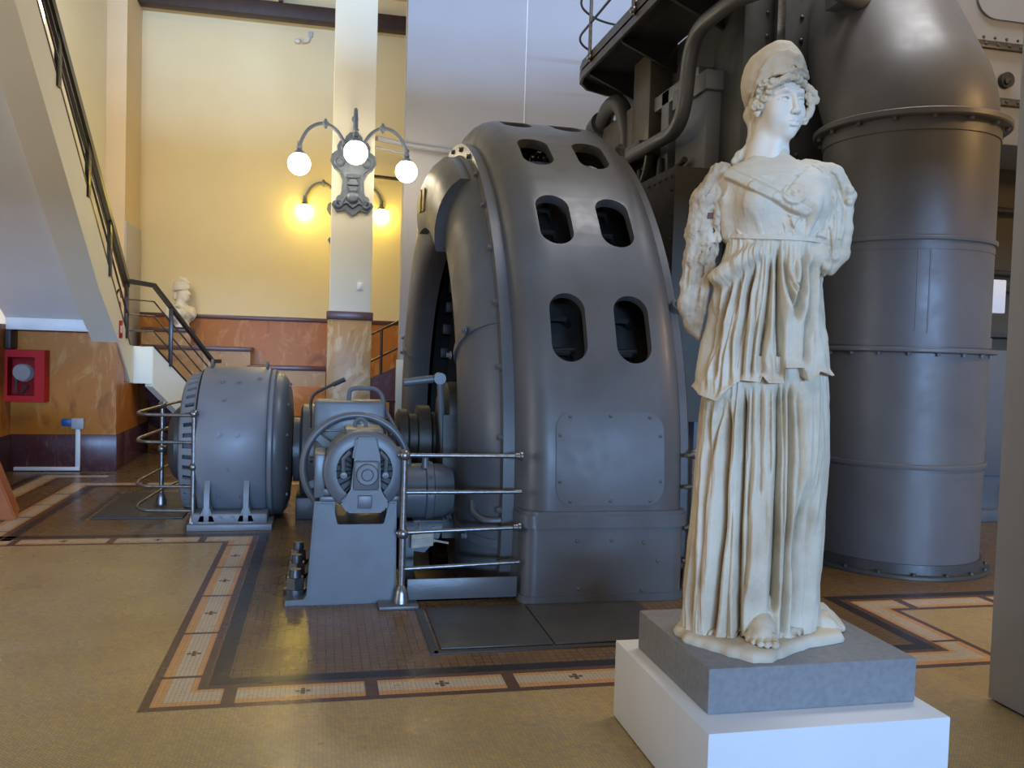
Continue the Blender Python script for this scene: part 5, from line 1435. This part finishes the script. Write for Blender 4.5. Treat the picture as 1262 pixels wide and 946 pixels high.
# ---- head: r right of the face, f forward, u up, origin between the ears at eye level
TH = math.radians(37); HO = np.array([-.046, .0, 2.074])
HF = np.array([math.sin(TH), -math.cos(TH), 0]); HR_ = np.array([math.cos(TH), math.sin(TH), 0])
def hl(P):
    Q = P-HO; return np.stack([Q@HR_, Q@HF, Q[..., 2]], -1)
def hw(q): return HO+HR_*q[0]+HF*q[1]+np.array([0, 0, q[2]])
def head_f(P):
    q = hl(P)
    a = np.abs(q[..., 0]); m = np.stack([a, q[..., 1], q[..., 2]], -1)
    d = s_ell(q, (0, -.025, .045), (.090, .115, .110))
    d = smin(d, s_ell(q, (0, .026, -.022), (.072, .080, .122)), .03)
    d = smin(d, s_ell(q, (0, .036, -.072), (.062, .062, .056)), .03)
    d = smin(d, s_ell(q, (0, .070, -.117), (.028, .030, .024)), .022)
    d = smin(d, s_ell(m, (.044, .062, -.038), (.030, .032, .036)), .03)
    d = smin(d, s_cap(m, (.010, .103, .028), (.036, .097, .036), .0070, .0065), .014)
    d = smin(d, s_cap(m, (.036, .099, .034), (.062, .072, .022), .008, .007), .014)
    d = smax(d, -s_ell(m, (.035, .112, .002), (.025, .024, .0155)), .008)
    d = smin(d, s_ell(m, (.035, .0765, .001), (.0205, .0185, .0145)), .002)
    up_ = [(.0145, .093, -.001), (.024, .0985, .008), (.036, .0985, .0105), (.048, .092, .006), (.056, .083, -.001)]
    lo_ = [(.0145, .093, -.002), (.024, .0965, -.0075), (.036, .0965, -.010), (.048, .090, -.006), (.056, .083, -.001)]
    for L in (up_, lo_):
        for i in range(4): d = smin(d, s_cap(m, (L[i][0], L[i][1]+.002, L[i][2]), (L[i+1][0], L[i+1][1]+.002, L[i+1][2]), .0038, .0038), .0015)
    d = smin(d, s_cap(q, (0, .100, .030), (0, .123, -.044), .0085, .0105), .008)
    d = smin(d, np.linalg.norm(q-np.array((0, .123, -.046)), axis=-1)-.0115, .008)
    d = smin(d, s_ell(m, (.0125, .115, -.050), (.0085, .012, .0085)), .006)
    d = smax(d, -s_ell(m, (.0065, .118, -.0605), (.0035, .006, .003)), .003)
    d = smin(d, s_ell(q, (0, .086, -.087), (.034, .026, .024)), .02)
    for pa, pb, ra, rb in (((0, .1115, -.0805), (.010, .1105, -.0785), .0052, .0058), ((.010, .1105, -.0785), (.0255, .0985, -.0855), .0058, .0022), ((0, .1110, -.0955), (.012, .1080, -.0950), .0072, .0064), ((.012, .1080, -.0950), (.0245, .0985, -.0875), .0064, .0022)):
        d = smin(d, s_cap(m, pa, pb, ra, rb), .0035)
    d = smax(d, -s_cap(m, (0, .1195, -.0872), (.026, .1035, -.0870), .0022, .0014), .003)
    d = smax(d, -s_cap(q, (0, .1185, -.064), (0, .1165, -.073), .0022, .003), .004)
    d = smax(d, -s_cap(q, (-.012, .105, -.106), (.012, .105, -.106), .0035, .0035), .008)
    ear = s_ell(m, (.088, -.004, -.018), (.012, .020, .034)); ear = smax(ear, -s_ell(m, (.098, .004, -.012), (.009, .011, .020)), .006)
    d = smin(d, ear, .006)
    # neck in figure space
    n = s_cap(P, (-.064, .012, 2.0), (-.074, .012, 1.88), .063, .074)
    n = smin(n, s_cap(P, (-.074, .012, 1.89), (-.076, .015, 1.80), .074, .135), .03)
    n = smin(n, s_cap(P, (-.02, -.035, 2.0), (-.055, -.066, 1.86), .012, .012), .03)      # neck muscle
    return smin(d, n, .022)
V, F = surface_nets(head_f, (-.22, -.17, 1.78), (.12, .19, 2.26), .0026)
head_o = sobj('head', V, F, M['statue_head'])

def helm_core(P):
    q = hl(P); d = s_ell(q, (0, -.030, .105), (.116, .142, .136))
    d = smin(d, s_cap(q, (0, -.11, .04), (0, -.135, -.01), .05, .03), .05)
    return smin(d, s_cap(q, (0, .02, .19), (0, .088, .150), .045, .020), .05)
def helm_cut(q): return np.maximum(-(q[..., 2]-.060-.32*(q[..., 1]-.05)), -.02+0*q[..., 0]-1)
def helm_f(P):
    q = hl(P); d = helm_core(P)
    d = smax(d, -(q[..., 2]-(.058+.42*np.clip(q[..., 1], -.2, .10))), .006)
    pts = [(x, march(x, z, helm_core), z) for x, z in BROWR]
    d = smin(d, s_chain(P, pts, [.006, .008, .009, .010, .011, .012, .012, .009], .006), .010)
    pts = [(x, march(x, z, helm_core), z) for x, z in ((-.10, 2.15), (-.062, 2.166), (-.03, 2.168), (.002, 2.172), (.03, 2.170), (.052, 2.165))]
    d = smin(d, s_chain(P, pts, [.006]*6, .006), .006)
    (cx, cz) = CURL[0]; cy = march(cx, cz, helm_core)
    sp = [(cx+(.020-.0018*k)*math.cos(k*.75), cy-.004, cz+(.020-.0018*k)*math.sin(k*.75)) for k in range(10)]
    d = smin(d, s_chain(P, sp, [.0050]*10, .002), .003)
    pts = [(x, march(x, z, helm_core)-.004, z) for x, z in ((.02, 2.180), (.036, 2.192), (.055, 2.184), (.062, 2.168))]
    d = smin(d, s_chain(P, pts, [.007, .008, .008, .006], .004), .004)
    return d+.0015*fbm(P, 40, 3, 4)
V, F = surface_nets(helm_f, (-.23, -.17, 2.02), (.12, .20, 2.36), .0034)
sobj('helmet', V, F, M['statue'], par=head_o)

both = lambda P: np.minimum(head_f(P), helm_core(P)+.004)
locks = []
def lock(x, z, r, turn, seedk):
    y = march(x, z, both); k = np.arange(9)
    return [(x+(r*(1-.08*i))*math.cos(turn+i*.8)*.9, y-.004-.0012*i, z+(r*(1-.08*i))*math.sin(turn+i*.8)) for i in k]
rr_ = random.Random(5)
HX = HAIR+[(HAIR[i][0]*.5+HAIR[i+1][0]*.5, HAIR[i][1]*.5+HAIR[i+1][1]*.5) for i in range(2, 14)]
for x, z in HX: locks.append((lock(x, z, .0125, rr_.uniform(0, 6.3), 0), .0062))
def hair_f(P):
    d = None
    for pts, r in locks:
        c = np.array(pts).mean(0); m = np.abs(P-c).max(-1) < .045
        q = np.full(P.shape[:-1], .05)
        if m.any(): q[m] = s_chain(P[m], pts, [r]*len(pts), .003)
        d = q if d is None else np.minimum(d, q)
    base = [(x, march(x, z, both)+.008, z) for x, z in HAIR]
    for p in base:
        d = smin(d, np.linalg.norm(P-np.array(p), axis=-1)-(.0165 if p[0] < .04 else .0125), .005)
    return d+.002*fbm(P, 55, 2, 6)
V, F = surface_nets(hair_f, (-.15, -.18, 1.98), (.13, .14, 2.19), .0030)
sobj('hair', V, F, M['statue'], par=head_o)
def tail_f(P):
    t1 = [(p[0]+.012, .045-.03*max(0, (2.0-p[1]))*8*.3, p[1]) for p in TAIL1]
    d = s_chain(P, t1, [.020, .026, .022, .024, .022, .018], .01)
    t2 = [(p[0]+.008, .02, p[1]) for p in TAIL2]
    d = smin(d, s_chain(P, t2, [.012, .014, .016, .014], .01), .006)
    u = np.arctan2(P[..., 1]-.045, P[..., 0]+.15); return d+.002*np.sin(u*9)+.002*fbm(P, 40, 2, 21)
V, F = surface_nets(tail_f, (-.26, -.06, 1.83), (-.08, .10, 2.15), .0036)
sobj('hair_strand', V, F, M['statue'], par=head_o)

# ---- foot
def foot_f(P):
    d = s_chain(P, [(-.022, -.13, .17), (-.026, -.16, .11), (-.018, -.21, .085), (-.015, -.25, .072)], [.034, .036, .040, .036], .03)
    d = smin(d, s_ell(P, (-.022, -.235, .058), (.060, .055, .026)), .02)
    for (tx, ty), bx, r in zip(((.030, -.292), (.002, -.302), (-.022, -.302), (-.046, -.286), (-.066, -.262)), (.014, -.004, -.020, -.036, -.052), (.0165, .0135, .013, .012, .011)):
        d = smin(d, s_chain(P, [(bx, -.235, .066), ((bx+tx)/2, (ty-.235)/2, .070), (tx, ty, .053)], [r, r*.95, r], .006), .004)
        nail = s_ell(P, (tx, ty-r*.75, .053+r*.7), (r*.55, r*.5, r*.35)); d = smin(d, nail, .002)
    return d
V, F = surface_nets(foot_f, (-.10, -.34, .02), (.07, -.06, .22), .0028)
sobj('foot', V, F, M['statue'])
# ---- irregular base
b = BM()
ptsb = [(x, y) for x, y in BASE]
den = []
for i in range(len(ptsb)):
    a, c = np.array(ptsb[i]), np.array(ptsb[(i+1) % len(ptsb)])
    for k in range(7): den.append(a+(c-a)*k/7)
den = np.array(den); nz = vnoise(np.c_[den, den[:, :1]*0], 30, 3); cen = den.mean(0)
den = cen+(den-cen)*(1+.025*nz[:, None])
rings = []
for sc_, z, am in ((1.0, .001, 0), (1.015, .012, .004), (.99, .030, .004), (.95, .038, .004), (.85, .040, .006), (.6, .040, .004), (.3, .04, 0)):
    q = cen+(den-cen)*sc_; nn = vnoise(np.c_[q, q[:, :1]*0+z*9], 38, 6)
    rings.append(np.c_[q, np.full(len(q), z)+am*nn])
A = np.array(rings); sobj('base', A.reshape(-1, 3), grid_faces(len(rings), len(den)), M['statue'])
V, F = surface_nets(lambda P: smax(np.maximum(s_ell(P, (.215, .16, .03), (.085, .12, .075)), np.maximum((P[..., 0]*.8+P[..., 2]*.9)-.255, (P[..., 2]+.3*P[..., 0]-.2*P[..., 1])-.125)), -(P[..., 2]-.002), .004)+.006*fbm(P, 22, 3, 2), (.10, .0, -.0), (.33, .32, .15), .006)
sobj('rock', V, F, M['statue'])

# ---- stone block and plinth
b = BM(); box(b, 1.282, 2.213, 2.612, 3.55, .006, .34, .004); t = obj('plinth', b, M['plinth'])
tag(t, 'white painted plinth carrying the grey stone block and the statue', 'plinth')
b = BM(); box(b, 1.30, 2.195, 2.63, 3.53, 0, .008); obj('foot', b, M['black'], t)
b = BM(); box(b, 1.343, 2.175, 2.752, 3.44, .341, .505, .007)
tag(obj('stone_block', b, M['slab']), 'grey stone block between the white plinth and the feet of the statue', 'block')
# shallow socket ring around the base of the figure
# ---- helmeted bust on the parapet
BO = np.array([-2.33, 15.33, 1.803])
BO[1] -= .06
bst = thing('bust', 'small white marble bust of a bearded man in a crested helmet on the stepped parapet', 'bust', BO)
bst['label'] = 'white marble bust wearing a crested helmet on the stepped marble parapet'
BF = np.array([.86, -.51, 0]); BR_ = np.array([.51, .86, 0])
def bw(V): return BO+np.outer(V[:, 0], BR_)+np.outer(V[:, 1], BF)+np.outer(V[:, 2], (0, 0, 1))
def chest_f(P):
    m = np.stack([np.abs(P[..., 0]), P[..., 1], P[..., 2]], -1)
    d = s_ell(P, (0, -.01, .22), (.24, .14, .19)); d = smin(d, s_ell(m, (.24, -.02, .24), (.10, .10, .13)), .06)
    d = smin(d, s_ell(m, (.09, .09, .24), (.10, .06, .09)), .04)
    d = smin(d, s_cap(P, (0, -.02, .36), (0, .02, .50), .085, .075), .05)
    d = smin(d, s_cap(P, (-.22, .08, .36), (.12, .14, .20), .03, .03), .01)
    d = smin(d, s_cap(P, (0, 0, .10), (0, 0, .0), .10, .14), .05)
    return smax(d, -(P[..., 2]-.001), .004)+.006*fbm(P, 20, 3, 1)
def bhead_f(P):
    m = np.stack([np.abs(P[..., 0]), P[..., 1], P[..., 2]], -1)
    d = s_ell(P, (0, .03, .57), (.085, .11, .14)); d = smin(d, s_ell(P, (0, .09, .48), (.06, .05, .06)), .03)
    d = smin(d, s_cap(P, (0, .125, .60), (0, .155, .55), .012, .018), .015); d = smax(d, -s_ell(m, (.038, .145, .595), (.022, .02, .014)), .01)
    d = smin(d, s_cap(m, (.0, .135, .505), (.025, .125, .505), .009, .006), .005)
    return smin(d, s_cap(P, (0, .0, .5), (0, -.01, .42), .075, .08), .03)
def bhelm_f(P):
    d = s_ell(P, (0, .0, .65), (.115, .145, .125)); d = smax(d, -(P[..., 2]-.615-.1*P[..., 1]), .006)
    d = smin(d, s_cap(P, (0, -.10, .62), (0, -.13, .50), .05, .045), .03)
    arc = [(0, .13, .74), (0, .06, .80), (0, -.04, .81), (0, -.13, .75), (0, -.17, .64), (0, -.16, .54)]
    return smin(d, s_chain(P, arc, [.018, .03, .034, .032, .028, .02], .02), .01)
for nm, fn, lo, hi in (('chest', chest_f, (-.38, -.2, -.01), (.38, .24, .56)), ('head', bhead_f, (-.13, -.13, .38), (.13, .2, .75)), ('helmet', bhelm_f, (-.15, -.24, .42), (.15, .19, .87))):
    V, F = surface_nets(fn, lo, hi, .009)
    me = grid_mesh(nm, bw(V), F); o = obj(nm, me, M['statue_head'], bst, recalc=True, ang=80)
# ================================================================== LIGHT
w = bpy.data.worlds.new('World'); bpy.context.scene.world = w; w.use_nodes = True
bg = w.node_tree.nodes['Background']; bg.inputs['Color'].default_value = (1.0, 0.83, 0.56, 1); bg.inputs['Strength'].default_value = 0.28
def area(name, loc, rot, sx, sy, e, col):
    l = bpy.data.lights.new(name, 'AREA'); l.shape = 'RECTANGLE'; l.size = sx; l.size_y = sy; l.energy = e; l.color = col
    o = bpy.data.objects.new(name, l); COL.objects.link(o); o.location = loc; o.rotation_euler = rot; return o
# wall behind the viewer with its row of windows, and the unseen light-blocking slab above
b = BM()
box(b, -10, 10, -5.3, -5.0, 3.35, 5.2); box(b, -10, 10, -5.3, -5.0, 0, .7)
for x in (-9.7, -5.0, 0.0, 5.0, 9.7): box(b, x-.3, x+.3, -5.3, -5.0, .7, 3.35)
struct('wall_front', b, M['wall_grey'], 'window wall of the hall', 'wall')
b = BM(); box(b, -10, 10, -5.3, 0.6, 5.2, 5.45); struct('ceiling_gallery', b, M['wall_grey'], 'unseen gallery slab blocking high window light', 'ceiling')  # unseen slab, its depth set to block the high window light
# blue daylight from the sky low over the street outside, entering through those windows
area('sky_daylight', (2.0, -40.0, 5.7), (math.radians(90), 0, 0), 26.0, 3.0, 25000, (0.31, 0.56, 1.0))
# high windows over the gallery
area('clerestory_daylight', (1.0, -5.2, 7.2), (math.radians(70), 0, 0), 14.0, 1.2, 170, (1.0, 0.95, 0.86))
# unseen fill light added high over the machines to brighten the pipe elbow
area('elbow_fill_light', (4.9, 5.6, 9.6), (math.radians(8), 0, 0), 4.0, 1.6, 330, (0.97, 0.97, 1.0))
# museum spotlight under the gallery edge, aimed at the statue
l = bpy.data.lights.new('museum_spotlight', 'SPOT'); l.energy = 125; l.color = (1.0, 0.84, 0.62); l.spot_size = math.radians(38); l.spot_blend = .6; l.shadow_soft_size = .12
o = bpy.data.objects.new('museum_spotlight', l); COL.objects.link(o); o.location = (-.6, .3, 4.9)
o.rotation_euler = (Vector((1.72, 3.05, 1.95))-o.location).to_track_quat('-Z', 'Y').to_euler()
l = bpy.data.lights.new('pendant_light', 'POINT'); l.energy = 230; l.color = (1.0, 0.58, 0.24); l.shadow_soft_size = .2
o = bpy.data.objects.new('pendant_light', l); COL.objects.link(o); o.location = (7.2, 3.4, 4.6)
l = area('stair_fill_light', (-6.5, 3.0, 1.9), (0, 0, 0), 2.6, 2.4, 110, (0.95, 0.96, 1.0))  # added fill out of view, brightens the underside of the stair
l.rotation_euler = (Vector((-2.4, 8.6, 3.2))-l.location).to_track_quat('-Z', 'Y').to_euler()
# stair window at the far left, above the staircase
l = area('stair_window_daylight', (-3.25, 10.6, 4.7), (0, 0, 0), 1.5, 2.4, 130, (1.0, 0.92, 0.74))
l.rotation_euler = (Vector((0.2, 15.6, 3.0))-l.location).to_track_quat('-Z', 'Y').to_euler()

# ================================================================== CAMERA
cam = bpy.data.cameras.new('camera'); co = bpy.data.objects.new('camera', cam); COL.objects.link(co)
f_, pi_, ro_, ya_ = 1061.4, -.0395, .03056, .2162
cy, sy = math.cos(ya_), math.sin(ya_)
fw = Vector((sy*math.cos(pi_), cy*math.cos(pi_), math.sin(pi_))); rt = Vector((cy, -sy, 0)); up = rt.cross(fw)
r2 = rt*math.cos(ro_)+up*math.sin(ro_); u2 = -rt*math.sin(ro_)+up*math.cos(ro_)
mat = Matrix((r2, u2, -fw)).transposed().to_4x4(); mat.translation = (0, 0, 1.6)
co.matrix_world = mat
cam.sensor_width = 36; cam.lens = f_/1262*36; cam.clip_start = .05
sc = bpy.context.scene; sc.camera = co
sc.view_settings.view_transform = 'Standard'; sc.view_settings.look = 'None'; sc.view_settings.gamma = 1
sc.view_settings.use_curve_mapping = False; sc.view_settings.exposure = 0.0
